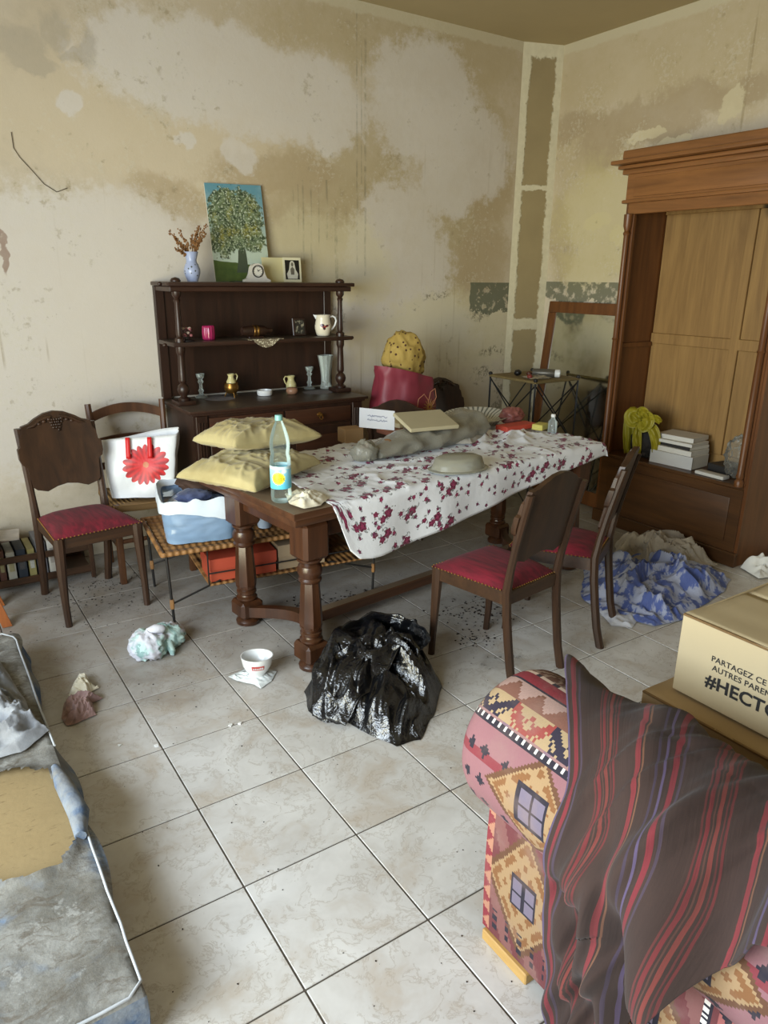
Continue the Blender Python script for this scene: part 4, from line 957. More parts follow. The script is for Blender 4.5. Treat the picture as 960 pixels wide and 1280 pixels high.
def small_jug(loc, k, label, s=1):
    J = thing('small_jug', label, 'jug', loc, 0, 'little cream jugs'); J.scale = (k, k, k)
    MB().lathe([(.0, 0), (.026, .001), (.034, .02), (.033, .04), (.022, .062), (.02, .075), (.027, .092), (.024, .092), (.016, .07), (.0, .05)], 20).build('body', M_cj, J, 60, world=False)
    MB().tube([(s*.022, 0, .085), (s*.04, 0, .09), (s*.05, 0, .075), (s*.042, 0, .05), (s*.03, 0, .036)], .0045, 6).build('handle', M_cj, J, 60, world=False)
    m_ = Mat('jug_flower', .5); m_.color((90, 84, 50)); MB().lathe([(.006, 0), (.012, .001)], 10).v
    return J
l = B_.location; small_jug((l.x, l.y, zc+.064), .88, 'little cream jug standing inside the brass tripod pot')
l = cnt(352, 484); small_jug((l[0], l[1], zc), 1.05, 'little cream jug with dark rosette on the counter', -1)
l = cnt(331, 494); AS = thing('ashtray', 'white ceramic ashtray with blue edge on the sideboard', 'ashtray', l)
MB().lathe([(.0, 0), (.045, .001), (.048, .005), (.050, .034), (.046, .034), (.042, .010), (.0, .008)], 28).build('bowl', M_white, AS, 50, world=False)
l = cnt(359, 492); WB = thing('wooden_bowl', 'small pinkish lidded wooden bowl beside the cream jug', 'bowl', (l[0]+.02, l[1]-.03, zc))
MB().lathe([(.0, 0), (.030, .001), (.038, .015), (.038, .03), (.030, .042), (.0, .046)], 24).build('body', plain('pink_wood', (150, 112, 88), .4, .1), WB, 60, world=False)
l = cnt(405, 484); l = (l[0]-.01, min(l[1], 1.30), l[2]); CV = thing('crystal_vase', 'tall flared cut crystal vase on the sideboard', 'vase', l)
m = clear('cut_crystal', (206, 212, 206), .30, .05, 1.55)
MB().lathe([(.0, .002), (.040, .0), (.042, .01), (.034, .03), (.033, .08), (.038, .13), (.048, .19), (.056, .225), (.052, .225), (.042, .18), (.031, .12), (.027, .05), (.0, .03)], 10).build('glass', m, CV, 10, world=False)
# ================================================================== CHAIR WITH SHOPPING BAG, PINK BAG
m = Mat('printed_tote', .45); v = m.co(); x, y, z = m.xyz(v)
fx_ = x-.03; fz = z-.185; r = m.vm('LENGTH', m.vec(fx_, fz, 0), out=1); at = fz._m('ARCTAN2', fx_)
pet = ((at*9).sin().abs()*.55+.45)*.040+.080+(at*2+1).sin()*.010
c = m.mix(m.noise(v, 6, 4), (206, 210, 214), (226, 228, 230)); red = m.mix(((at*18).sin()*.5+.5)*r.step(.02, .09), (206, 28, 30), (150, 14, 22))
front = y.lt(-.02); c = m.mix(r.lt(pet)*front, c, red); c = m.mix(r.lt(.016)*front, c, (190, 110, 60))
m.color(c); m.bump(m.noise(v, 9, 4), .3, .02); M_tote = m.m
TB = thing('shopping_bag', 'white shopping bag printed with a big red flower on the chair', 'bag', (.475, .985, .475), math.radians(-24))
def tote(a, b):
    w = 2*PI*a; k = 8.0; cs, sn = math.cos(w), math.sin(w); g = (abs(cs)**k+abs(sn)**k)**(-1/k)
    wx, wy = .175+.035*b, .075-.015*b; q = .006*nz(a*9, b*5, 2)+.010*nz(cs*2, sn*2, b*3)
    zz = .335*b; zz += .03*b*cs*1.0
    return Vector((g*cs*wx+q, g*sn*wy+q+.05*b*b, zz+.01*b*math.sin(w*2)))
mb = MB().grid(tote, 80, 24, cu=True); mb.f.append(tuple(i*24 for i in range(80))[::-1]); bag = mb.build('bag_body', M_tote, TB, 60, world=False, thick=.0015)
for s in (-1, 1):
    mb = MB(); 
    for dy in (-1,): mb.grid(lambda a, b, s=s: Vector((s*.055+.012*(2*b-1)+s*.004, -.079+.05*(.62+.38*a)**2-.004, .225+.115*a)), 8, 3)
    mb.build('strap', plain('red_strap', (204, 30, 32), .5, .05), TB, 40, world=False, thick=.002)
# bag on the seat of the turned chair
m = Mat('pink_bag', .38); v = m.co(); m.color(m.mix(m.noise(v, 5, 4), (118, 36, 50), (152, 62, 74))); m.b.inputs['Roughness'].default_value = .5; M_pinkbag = m.m
PB = thing('pink_plastic_bag', 'stuffed dark pink plastic bag with flower outline on a chair seat', 'bag', (2.27, .95, .485))
def pbag(a, b):
    w = 2*PI*a; k = 1+.10*ridge(math.cos(w)*1.6, math.sin(w)*1.6, b*3)+.05*nz(math.cos(w)*5, math.sin(w)*5, b*7)
    r = [(.0, .0), (.16, .0), (.20, .06), (.22, .2), (.225, .36), (.205, .5), (.20, .585)]; q = b*6; i = min(5, int(q)); f = q-i
    rr = r[i][0]*(1-f)+r[i+1][0]*f; zz = r[i][1]*(1-f)+r[i+1][1]*f
    zz *= 1+.08*max(0, b-.5)*2*(-math.cos(w-.2)*1.2)
    return Vector((rr*k*math.cos(w)*1.02, rr*k*math.sin(w)*.72, zz))
MB().grid(pbag, 72, 40, cu=True).build('bag_body', M_pinkbag, PB, 70, world=False)
M_out = plain('cream_print', (196, 132, 96), .5); M_org2 = plain('ochre_print', (176, 128, 56), .5)
def onbag(dx, dz): dx -= .05; dz += .07; return Vector((dx, -.182-.02*(1-(dx/.2)**2), dz))
q = MB()
for pts in ([(.02, .30), (.03, .36), (.075, .39), (.11, .35), (.115, .32)], [(.115, .33), (.13, .40), (.17, .42), (.185, .36), (.15, .31)], [(.02, .30), (.04, .25), (.09, .26)]): q.tube([onbag(*p) for p in pts], .003, 5)
q.build('flower_outline', M_out, PB, 60, world=False)
q = MB()
for k in range(14): a = 2*PI*k/14; q.tube([onbag(.125+.01*math.cos(a), .30+.01*math.sin(a)), onbag(.125+.055*math.cos(a), .30+.055*math.sin(a))], [.004, .0015], 5)
q.build('flower_centre', M_org2, PB, 60, world=False)
m = Mat('yellow_print', .85); v = m.co(); d, _ = m.voro(v, 30); m.color(m.mix(d.lt(.24), m.mix(m.noise(v, 6, 3), (150, 122, 50), (184, 158, 88)), (76, 46, 26))); m.bump(m.noise(v, 16, 4), .4, .02)
tag(blob((2.275, .955, 1.165), (.15, .115, .165), 6, .30, 1.2, 60, 40).build('yellow_bundle', m.m, None, 70), 'bundle of yellow spotted cloth on top of the pink bag', 'cloth')
# ================================================================== PLASTIC BIN ON THE WICKER TABLE
M_bin = clear('milky_plastic', (150, 180, 214), .55, .2)
bc = wp(.235, .27, wz+.010); BN = thing('plastic_bin', 'translucent blue plastic bin stuffed with bags on the wicker table', 'bin', (bc.x, bc.y, bc.z), math.radians(-14))
def bn(a, b):
    w = 2*PI*a; cs, sn = math.cos(w), math.sin(w); k = 7.0; g = (abs(cs)**k+abs(sn)**k)**(-1/k)
    wr = .006*ridge(cs*2, sn*2, b*6); return Vector((g*cs*(.165+.018*b)+wr*cs, g*sn*(.20+.015*b)+wr*sn, .20*b))
mb = MB().grid(bn, 80, 20, cu=True); mb.f.append(tuple(i*20 for i in range(80))[::-1]); mb.build('tub', M_bin, BN, 60, world=False)
m = Mat('pale_blue_film', .35); v = m.co(); m.color(m.mix(m.noise(v, 7, 5).step(.35, .65), (150, 172, 208), (214, 222, 236))); m.bump(m.noise(m.vm('MULTIPLY', v, (6, 6, 40)), 1.4, 3), .6, .02); M_film = m.m
o = blob((0, 0, .105), (.160, .195, .105), 11, .10, 2.2, 60, 30, flat=.004); o.build('lining', M_film, BN, 70, world=False)
q = MB()
def lip(a, b):
    w = 2*PI*a; cs, sn = math.cos(w), math.sin(w); k = 6.0; g = (abs(cs)**k+abs(sn)**k)**(-1/k)
    dr = .045+.035*nz(cs*2, sn*2, 1)+.05*max(0, -sn)*max(0, cs+.4)
    p = [(.93, .195), (1.03, .225+.02*nz(a*20, 0)), (1.07, .21), (1.08, .21-dr)][min(3, int(b*3+.01))]
    return Vector((g*cs*.183*p[0], g*sn*.215*p[0], p[1]+.012*nz(a*25, b*3, 4)))
q.grid(lip, 90, 4, cu=True); q.build('folded_film', plain('white_film', (206, 216, 226), .4, .06, 20), BN, 70, world=False)
o = blob((0, .0, 0), (.15, .12, .045), 14, .18, 2.5, 40, 24)
o2 = tag(o.build('brown_hat', plain('brown_felt', (58, 38, 28), .8, .15), None, 70), 'dark brown felt hat lying on top of the plastic bin', 'hat'); o2.location = (bc.x+.06, bc.y+.03, bc.z+.235); o2.rotation_euler = (math.radians(6), math.radians(8), .3)
q = blob((0, 0, 0), (.09, .07, .035), 17, .25, 3, 30, 20); o2 = tag(q.build('navy_cloth', fabric('navy_cloth', (52, 62, 96), (84, 94, 132), 16), None, 70), 'folded navy blue cloth peeking out of the plastic bin', 'cloth'); o2.location = (bc.x-.04, bc.y-.09, bc.z+.212)
g = wp(.56, .16, wz+.010); Q = thing('tin_cup', 'pale blue cup standing on the wicker table behind the turned leg', 'cup', (g.x, g.y, g.z))
MB().lathe([(.0, 0), (.034, .001), (.038, .01), (.040, .085), (.036, .085), (.034, .012), (.0, .01)], 20).build('body', plain('pale_blue', (160, 178, 206), .4, .06), Q, 50, world=False)
# ================================================================== ON THE FLOOR
# towel bundle, pink cloth, cream scrap, tissue and bowl
m = Mat('mint_towel', .9); v = m.co(); x, y, z = m.xyz(v); s = m.noise(v, 9, 3)
m.color(m.mix(s.step(.44, .54), (206, 206, 214), m.mix((x*90+y*40+s*14).sin().gt(.5), (186, 212, 206), (142, 172, 168)))); m.bump(m.noise(v, 18, 4), .5, .02)
c = Pz(193, 812)
TWL = thing('towel_bundle', 'knotted bundle of white and mint towels on the tiles', 'towel', (c.x, c.y, 0))
blob((c.x-.035, c.y-.035, .052), (.085, .095, .066), 21, .30, 2.3, 50, 30, flat=.003).build('towel', m.m, TWL, 70)
blob((c.x+.065, c.y+.01, .048), (.085, .075, .060), 23, .30, 2.6, 50, 30, flat=.003).build('towel', m.m, TWL, 70)
MB().tube([(c.x-.03, c.y-.02, .115), (c.x, c.y-.045, .128), (c.x+.03, c.y-.05, .122), (c.x+.045, c.y-.03, .112)], [.012, .022, .020, .012], 10).build('knot', m.m, TWL, 70)
MB().tube([(c.x+.05, c.y-.06, .05), (c.x+.055, c.y-.10, .022), (c.x+.05, c.y-.115, .012)], [.022, .016, .009], 8).build('corner', m.m, TWL, 70)
M_dusk = fabric('dusty_pink', (166, 136, 130), (140, 112, 108), 14)
tag(heap([Pz(*q) for q in ((77, 900), (84, 909), (97, 905), (112, 898), (121, 895), (116, 880), (129, 874), (116, 869), (96, 868), (80, 880))], .001, .06, 31, 24, 40, 140).build('pink_cloth', M_dusk, None, 70), 'crumpled dusty pink cloth on the tiles beside the mattress', 'cloth')
tag(heap([Pz(*q) for q in ((86, 871), (96, 876), (112, 874), (114, 866), (124, 861), (113, 857), (110, 848), (98, 847), (90, 860))], .001, .055, 33, 36, 30, 110).build('cream_rag', M_rag, None, 70), 'crumpled cream rag beside the dusty pink cloth', 'rag')
tag(heap([Pz(*q) for q in ((285, 847), (296, 852), (318, 857), (326, 862), (340, 852), (346, 840), (330, 836), (305, 838))], .001, .02, 35, 30, 30, 110).build('paper_napkin', plain('tissue', (216, 222, 222), .8, .04), None, 70), 'white paper napkin lying under the bowl', 'napkin')
q = Pz(323, 848); BO = thing('breakfast_bowl', 'white bowl with red printed band and dark dregs on the floor', 'bowl', (q.x, q.y+.01, .014)); BO.rotation_euler = (math.radians(-4), math.radians(3), 0)
MB().lathe([(.0, .004), (.034, .0), (.036, .010), (.048, .024), (.062, .05), (.069, .085), (.071, .092), (.067, .092), (.058, .05), (.03, .018), (.0, .016)], 36).build('body', M_white, BO, 60, world=False)
m = Mat('dregs', .8); v = m.co(); m.color(m.mix(m.noise(v, 90, 3).step(.5, .62), (20, 16, 12), (70, 66, 52)))
MB().grid(lambda a, b: Vector((.050*b*math.cos(2*PI*a)+.004, .050*b*math.sin(2*PI*a), .040+.010*max(0, nz(a*9, b*5))*(1-b))), 30, 8, cu=True).build('dregs', m.m, BO, 60, world=False)
ca = math.atan2(CAM.y-q.y, CAM.x-q.x)+.05
mb = MB(); mb.grid(lambda a, b: Vector(((.0615+.0055*b)*math.cos(ca+(a-.5)*.85), (.0615+.0055*b)*math.sin(ca+(a-.5)*.85), .0465+.020*b)), 14, 5); lab = mb.build('printed_band', plain('red_print', (186, 70, 66), .4, .05), BO, 60, world=False)
rnd = random.Random(4); mb = MB()
for k in range(9):
    a = ca+(-.32+.08*k); r = .0655; mb.box(-.0013, .0013, -.0013, .0013, 0, rnd.uniform(.005, .008)); 
    for p in mb.v[-8:]: p.x += r*math.cos(a); p.y += r*math.sin(a); p.z += .052
mb.build('print_marks', M_white, lab, 0, world=False)
# ------------------------------------------------------------------ black bin bag
m = Mat('black_film', .20); v = m.co(); wv = m.warp(v, 6, .10, 3)
m.color((13, 14, 17)); m.b.inputs['Specular IOR Level'].default_value = .75
cr = (m.noise(wv, 9, 3, .5)-.5).abs(); cr2 = (m.noise(wv, 42, 3, .6)-.5).abs(); m.bump(cr*1.0+cr2*.4, .5, .03); M_film_b = m.m
GB = thing('bin_bag', 'slumped black plastic bin bag on the tiles by the table leg', 'bag', (.90, -.86, 0))
def bagp(c, r, seed, amp, fq): return blob(c, r, seed, amp, fq, 90, 56, flat=.003)
heap([(.62, -.70), (.57, -.84), (.585, -.95), (.66, -.99), (.69, -1.10), (.74, -1.22), (.84, -1.235), (.97, -1.14), (1.14, -.99), (1.20, -.82), (1.17, -.66), (1.06, -.56), (.94, -.57), (.83, -.64), (.72, -.665)], .0, .25, 43, 4.6, 80, 240, peak=.8, warpk=1.5, pw=5.0).build('bag_body', M_film_b, GB, 60)
def flap(a, b):
    # loose mouth of the bag spread over the tiles
    P = [Vector((1.00, -.60, .20)), Vector((.78, -.69, .19)), Vector((.62, -.78, .10)), Vector((.555, -.90, .012))]
    Q = [Vector((1.00, -.92, .20)), Vector((.86, -.98, .17)), Vector((.70, -1.02, .09)), Vector((.63, -1.03, .012))]
    k = a*3; i = min(2, int(k)); f = k-i; p = P[i].lerp(P[i+1], f); q = Q[i].lerp(Q[i+1], f); r = p.lerp(q, b)
    r.z += .055*ridge(a*3.2, b*2.6, 7)*(.25+.75*a*(1-a)*4)+.02*ridge(a*8, b*7, 3)*(1-a); r.z = max(r.z, .004); return r
MB().grid(flap, 50, 40).build('loose_flap', M_film_b, GB, 60, thick=.003)
def mouth(a, b):
    w = 2*PI*a; k = 1+.16*ridge(math.cos(w)*1.7, math.sin(w)*1.7, 4)+.05*nz(math.cos(w)*5, math.sin(w)*5, b*3); r = (.135+.035*b)*k
    return Vector((.955+r*math.cos(w)*1.15, -.775+r*math.sin(w)*.85-.03*b, .13+(.085+.035*math.sin(w)+.02*nz(math.cos(w)*3, math.sin(w)*3, 9))*b))
MB().grid(mouth, 80, 16, cu=True).build('open_mouth', M_film_b, GB, 60, thick=.003)
# ------------------------------------------------------------------ blue sheet by the wardrobe
m = Mat('blue_bedding', .85); v = m.co('UV'); n = m.noise(v, 13, 4, .6); n2 = m.noise(v, 30, 3)
m.color(m.mix((n*.8+n2*.3).step(.52, .58), m.mix(n2, (60, 76, 138), (100, 116, 176)), (158, 164, 188))); m.bump(m.noise(v, 22, 4), .4, .02); M_blue = m.m
tag(heap([(2.30, -.84), (2.40, -1.12), (2.60, -1.16), (2.85, -1.10), (3.10, -1.06), (3.30, -.98), (3.34, -.78), (3.16, -.55), (2.98, -.34), (2.72, -.38), (2.50, -.55), (2.36, -.66)], .002, .17, 51, 5.2, 70, 280, peak=.35, warpk=.8).build('blue_sheet', M_blue, None, 80), 'crumpled blue and white patterned sheet on the floor by the wardrobe', 'bedding')
M_grs = fabric('grey_sheet_cloth', (156, 146, 130), (128, 116, 100), 9)
tag(heap([(2.98, -.62), (3.18, -.78), (3.38, -.84), (3.46, -.62), (3.36, -.30), (3.16, -.24), (3.02, -.36)], .03, .17, 57, 9.0, 50, 180, peak=.3, warpk=1.2).build('grey_sheet', M_grs, None, 80), 'crumpled greyish cloth heaped between blue sheet and wardrobe', 'cloth')
tag(heap([Pz(*q) for q in ((748, 765), (764, 783), (790, 786), (800, 772), (770, 760))], .001, .03, 59, 14, 16, 60).build('white_cloth_corner', fabric('white_cotton', (206, 208, 216), (176, 180, 196), 9), None, 70), 'white cloth corner spread beside the chair leg and blue sheet', 'cloth')
g = Pz(948, 716); tag(heap([(g.x-.10, g.y-.06), (g.x+.05, g.y-.10), (g.x+.10, g.y+.04), (g.x-.03, g.y+.10)], .003, .12, 61, 10, 18, 60).build('crumpled_papers', M_wht, None, 40), 'crumpled white papers on the floor at the wardrobe corner', 'paper')
# ------------------------------------------------------------------ crumbs and dead leaves
rnd = random.Random(12); mb = MB()
def crumb(x, y, s):
    a = rnd.uniform(0, 6.28); n_ = rnd.choice((3, 4, 5)); h = s*rnd.uniform(.15, .6)
    pts = [(x+s*rnd.uniform(.5, 1)*math.cos(a+2*PI*k/n_), y+s*rnd.uniform(.5, 1)*math.sin(a+2*PI*k/n_)) for k in range(n_)]
    mb.prism(pts, .0006, .0006+h, 'z')
for k in range(520): crumb(rnd.uniform(-.3, 2.6), rnd.uniform(-2.4, 1.2), rnd.uniform(.0012, .0035))
for cx, cy, sx, sy, n_, s in ((1.22, -.02, .22, .10, 110, .010), (1.75, -.5, .22, .16, 120, .009), (.1, .9, .35, .3, 160, .006), (.05, .45, .4, .25, 80, .005), (1.55, -.72, .12, .1, 60, .008), (.45, -.2, .5, .4, 60, .004), (1.05, .1, .12, .08, 40, .012)):
    for k in range(n_): crumb(rnd.gauss(cx, sx*.5), rnd.gauss(cy, sy*.5), rnd.uniform(.3, 1)*s)
o = tag(stuff(mb.build('floor_crumbs', plain('crumbs', (44, 34, 26), .9, .3, 40), None, 0)), 'dark crumbs and dead leaf bits scattered over the tiles', 'crumbs')
mb = MB()
for u, v in ((288, 907), (300, 905), (150, 932), (196, 933)): p = Pz(u, v); crumb(p.x, p.y, .012)
tag(stuff(mb.build('plaster_flakes', M_wht, None, 0)), 'few white plaster flakes lying on the tile joints', 'flakes')
# ================================================================== MATTRESS
mx0, mx1, my0, my1, mz = -1.28, -.352, -1.83, .20, .165
m = Mat('dirty_ticking', .95); v = m.co(); wv = m.warp(v, 5, .2, 4)
c = m.mix(m.noise(wv, 5, 6, .65).step(.35, .65), (100, 98, 92), (138, 137, 132)); c = m.mix(m.noise(wv, 2.2, 4).step(.56, .64)*m.noise(v, 14, 4).step(.4, .6)*.7, c, (92, 116, 146))
c = m.mix(m.noise(m.vm('MULTIPLY', wv, (9, 30, 9)), 1.5, 5, .7).step(.50, .66)*.7, c, (84, 74, 62)); c = m.mix(m.noise(v, 26, 6, .7).step(.42, .66)*.55, c, (92, 86, 76)); c = m.mix(m.noise(v, 11, 5, .7).step(.58, .66)*.6, c, (158, 158, 154)); m.color(c); m.bump(m.noise(v, 30, 5, .7), .3, .012); M_tick = m.m
m = Mat('blue_ticking_side', .95); v = m.co(); c = m.mix(m.noise(v, 9, 5, .65).step(.4, .62), (122, 130, 140), (70, 94, 126)); c = m.mix(m.noise(v, 4, 4).step(.5, .62)*.6, c, (124, 118, 104)); m.color(c); m.bump(m.noise(v, 40, 3), .4, .01); M_tside = m.m
m = Mat('old_foam', .95); v = m.co(); c = m.mix(m.noise(v, 5, 4), (134, 114, 78), (154, 134, 96)); c = m.mix(m.noise(m.vm('MULTIPLY', v, (14, 40, 14)), 1.4, 5, .7).step(.56, .72)*.7, c, (92, 70, 44)); m.color(c); m.bump(m.noise(v, 30, 4), .15, .008); M_foam = m.m
MT = thing('mattress', 'worn grey blue mattress with torn cover and exposed yellow foam', 'mattress', ((mx0+mx1)/2, (my0+my1)/2, 0))
MB().box(mx0+.012, mx1-.012, my0+.012, my1-.012, .004, mz-.012, .02, 3).build('foam_core', M_foam, MT, 40)
hole = [(-.56, -.84), (-.47, -.875), (-.40, -.92), (-.392, -1.02), (-.380, -1.18), (-.395, -1.28), (-.45, -1.36), (-.54, -1.35), (-.66, -1.30), (-.80, -1.28), (-.86, -1.05), (-.75, -.86)]
def inside(x, y):
    r = False; n_ = len(hole)
    for i in range(n_):
        (xa, ya), (xb, yb) = hole[i], hole[i-1]
        if (ya > y) != (yb > y) and x < (xb-xa)*(y-ya)/(yb-ya)+xa: r = not r
    return r
def hd(x, y):
    b = 9
    for i in range(len(hole)):
        a, c_ = Vector(hole[i]), Vector(hole[i-1]); p = Vector((x, y)); t = max(0, min(1, (p-a).dot(c_-a)/(c_-a).length_squared)); b = min(b, (p-a-(c_-a)*t).length)
    return b
def axis_pts(a, b, st):
    n_ = int((b-a-.05)/st); return [a+.025+(b-a-.05)*k/n_ for k in range(n_+1)]
xs = [mx0+.012, mx0+.006, mx0+.0, mx0+.002, mx0+.010]+axis_pts(mx0, mx1, .012)+[mx1-.010, mx1-.002, mx1, mx1-.006, mx1-.012]
ys = [my0+.012, my0+.006, my0+.0, my0+.002, my0+.010]+axis_pts(my0, my1, .014)+[my1-.010, my1-.002, my1, my1-.006, my1-.012]
zl = [.003, .05, .11, .150, .160]
def zi(i, n_): k = min(i, n_-1-i); return zl[k] if k < 5 else mz
vs, keep, fs = [], [], []
for i, x in enumerate(xs):
    for j, y in enumerate(ys):
        z = min(zi(i, len(xs)), zi(j, len(ys)))
        if z >= .16:
            d = hd(x, y); z += .006*nz(x*7, y*7)+.004*ridge(x*14, y*26, 2)*.5+.014*math.exp(-(d/.025)**2)*(.6+ridge(x*20, y*20))
        elif z > .02: 
            x += .006*nz(y*6, z*9)*(1 if i > 3 else -1)
        x2 = x; vs.append((x2, y, z))
n_ = len(ys)
for i in range(len(xs)-1):
    for j in range(n_-1):
        xm, ym = (xs[i]+xs[i+1])/2, (ys[j]+ys[j+1])/2
        if 5 < i < len(xs)-6 and inside(xm+.006*nz(xm*40, ym*40), ym+.008*nz(xm*40, ym*40, 3)): continue
        fs.append((i*n_+j, (i+1)*n_+j, (i+1)*n_+j+1, i*n_+j+1))
top = [f for f in fs if min(vs[k][2] for k in f) >= .149]; side = [f for f in fs if min(vs[k][2] for k in f) < .149]
def sub(fl):
    ids = sorted({k for f in fl for k in f}); mp = {k: i for i, k in enumerate(ids)}; return [vs[k] for k in ids], [tuple(mp[k] for k in f) for f in fl]
MB().add(*sub(top)).build('cover', M_tick, MT, 70); MB().add(*sub(side)).build('side_band', M_tside, MT, 70)
M_pipe = plain('white_piping', (176, 180, 184), .8, .12, 20)
def pipe(pts, r=.0038): MB().tube([(x, y, z+.002*nz(y*20, x*20)) for x, y, z in pts], r, 7).build('piping', M_pipe, MT, 70)
pipe([(-1.2+.13*k, my1-.006+.0, mz+.004) for k in range(7)]+[(mx1-.05, my1-.01, mz+.004), (mx1-.012, my1-.06, mz+.002)]+[(mx1-.008+.006*nz(y*3, 1), y, mz+.002) for y in [my1-.10-.08*k for k in range(12)]])
pipe([(mx1-.030, -1.15, mz+.012)]+[(mx1-.006+.005*nz(y*9, 2), y, mz+.002) for y in [-1.20-.06*k for k in range(10)]]+[(mx1-.006, -1.80, mz+.003), (mx1-.04, -1.828, mz+.003)]+[(mx1-.10-.1*k, my0+.001, mz+.002) for k in range(8)])
def rimroll():
    pts = [(x, y, mz+.016) for x, y in hole[2:8]]; return pts
MB().tube([Vector(p)+Vector((.018, 0, .0)) for p in rimroll()[:4]], [.012, .026, .030, .016], 10).build('bunched_cover', M_tside, MT, 70)
M_tow = fabric('grey_terry', (122, 124, 128), (146, 150, 156), 12, .95, 160, .4)
tag(heap([(-.36, -.70), (-.395, -.60), (-.40, -.45), (-.42, -.28), (-.44, -.10), (-.52, .02), (-.66, .0), (-.80, -.2), (-.80, -.55), (-.60, -.75), (-.46, -.79)], mz+.012, .11, 71, 11.0, 50, 200, peak=.3).build('grey_towel', M_tow, None, 80), 'grey terry towel crumpled on the worn mattress', 'towel')
# ================================================================== KILIM SOFA
def kilim_mat(name, kind):
    m = Mat(name, .95); uv = m.co('UV'); s_ = .006
    u0, v0, _ = m.xyz(uv); u = u0.snap(s_); v = v0.snap(s_)
    wear = m.noise(m.vec(u0*9, v0*9, 0), 1.0, 4)
    pink, red, brn, crm, pur, dk = (146, 106, 106), (128, 46, 54), (96, 64, 44), (152, 124, 90), (112, 102, 118), (40, 36, 46)
    def diamonds(cx, cy, a, b, bg):
        x = (u-cx); y = (v-cy); xa = x.abs(); ya = y.abs(); d = xa/a+ya/b
        c = bg
        c = m.mix(d.lt(1.0), c, crm); c = m.mix(d.band(.88, 1.0), c, brn)
        hook = d.tri(.30).lt(.5)*((xa-ya*.7).tri(.085).gt(.28))*d.band(.36, .90)
        c = m.mix(hook, c, (124, 84, 50))
        box = xa.mx(ya*.86)
        c = m.mix(box.lt(.042), c, dk); c = m.mix(box.lt(.034)*xa.gt(.004)*ya.gt(.004), c, pur)
        return c
    if kind == 'panel':
        fu = ((u-.02)/.34).fr()*.34+.0; bg = m.mix((u*1.0+v*.4).tri(.09).lt(.5), (122, 80, 76), (104, 54, 56))
        cell = ((u-.02)/.34).fr()*.34
        xx = cell-.115; 
        u_b = u; u = cell
        c = diamonds(.115, .205, .135, .20, bg)
        c = m.mix(((v-.05).abs().lt(.04))*((u*1.0).tri(.045).lt(.35))*(v*1.0).tri(.03).gt(.35)*u.lt(.2), c, dk)
        bead = (u-.245).abs(); c = m.mix(bead.lt(.011), c, dk); c = m.mix(bead.lt(.005)*(v.tri(.016).gt(.45)), c, (222, 214, 204))
        hk = u.band(.265, .315); c = m.mix(hk, c, m.mix(((v.tri(.085)*.05-(u-.265)).abs().lt(.012)), (158, 92, 88), dk))
        tz = u.gt(.315); c = m.mix(tz, c, m.mix((v.tri(.05)*.03).gt(u-.315), (170, 120, 96), red))
    else:
        v = v-.12
        c = m.mix((u.tri(.12)*.06).gt(v.tri(.10)*.06), (142, 108, 106), (124, 98, 110))
        lo = v.lt(.175); cell = ((u+.29)/.36).fr()*.36; ub = u; u = cell
        bgk = m.mix((u.tri(.064)+v.tri(.075)*.9).lt(.42), m.mix((v-.10).abs().lt(.012), (136, 94, 98), (122, 52, 58)), dk); cd_ = diamonds(.18, .06, .135, .125, bgk); c = m.mix(lo, c, cd_); u = ub
        bead = (v-.182).abs(); c = m.mix(bead.lt(.010), c, dk); c = m.mix(bead.lt(.005)*(u.tri(.018).gt(.45)), c, (222, 214, 204))
        b1 = v.band(.193, .255); mot = (((u.tri(.11)*.055)-(v-.195)).abs().lt(.012)).mx(((u.tri(.055)*.05-.01)-(v-.20)).abs().lt(.006))
        c = m.mix(b1, c, m.mix(mot, (164, 140, 106), m.mix((u/.11).fl().tri(2).gt(.5), (142, 62, 56), (46, 40, 54))))
        b2 = v.band(.255, .310); c = m.mix(b2, c, m.mix((u.tri(.07)*.05).gt(v-.257), (162, 132, 122), m.mix((u.tri(.07)*.03).gt(v-.27), (106, 70, 52), (122, 82, 68))))
        c = m.mix(v.band(.310, .316), c, dk); c = m.mix(v.band(.316, .352), c, m.mix(wear, (140, 44, 52), (118, 38, 46)))
        b3 = v.band(.352, .362); c = m.mix(b3, c, m.mix(u.tri(.05).gt(.35), dk, (216, 190, 170)))
        b4 = v.gt(.362); zg = (u.tri(.10)*.07-(v-.375).abs()*.9)
        c = m.mix(b4, c, m.mix(zg.band(.0, .018).mx(zg.band(.032, .045)), (104, 70, 56), (152, 128, 112)))
    c = m.mix(wear.step(.45, .75)*.4, c, (142, 120, 110))
    m.color(c); m.bump(m.noise(m.vec(u0*260, v0*90, 0), 1.0, 2), .35, .003); return m.m
M_kp, M_kr = kilim_mat('kilim_panel', 'panel'), kilim_mat('kilim_roll', 'roll')
SF = thing('kilim_sofa', 'sofa upholstered in patterned red kilim with rolled arm', 'sofa', (1.35, -2.45, 0))
ya, yb = -2.015, -2.98
mb = MB(); mb.grid(lambda a, b: Vector((.475-.006*math.sin(PI*b), ya+(yb-ya)*a, .035+.44*b)), 20, 12, uvfn=lambda a, b: ((ya-yb)*a, .44*b))
mb.grid(lambda a, b: Vector((.475+.24*a, ya, .035+.44*b)), 8, 12, uvfn=lambda a, b: (-.24*a, .44*b))
mb.grid(lambda a, b: Vector((.475+.24*a, yb, .035+.44*b)), 8, 12, uvfn=lambda a, b: (1-.24*a, .44*b))
mb.build('arm_panel', M_kp, SF, 40)
rc = (.560, .59); R0 = .182
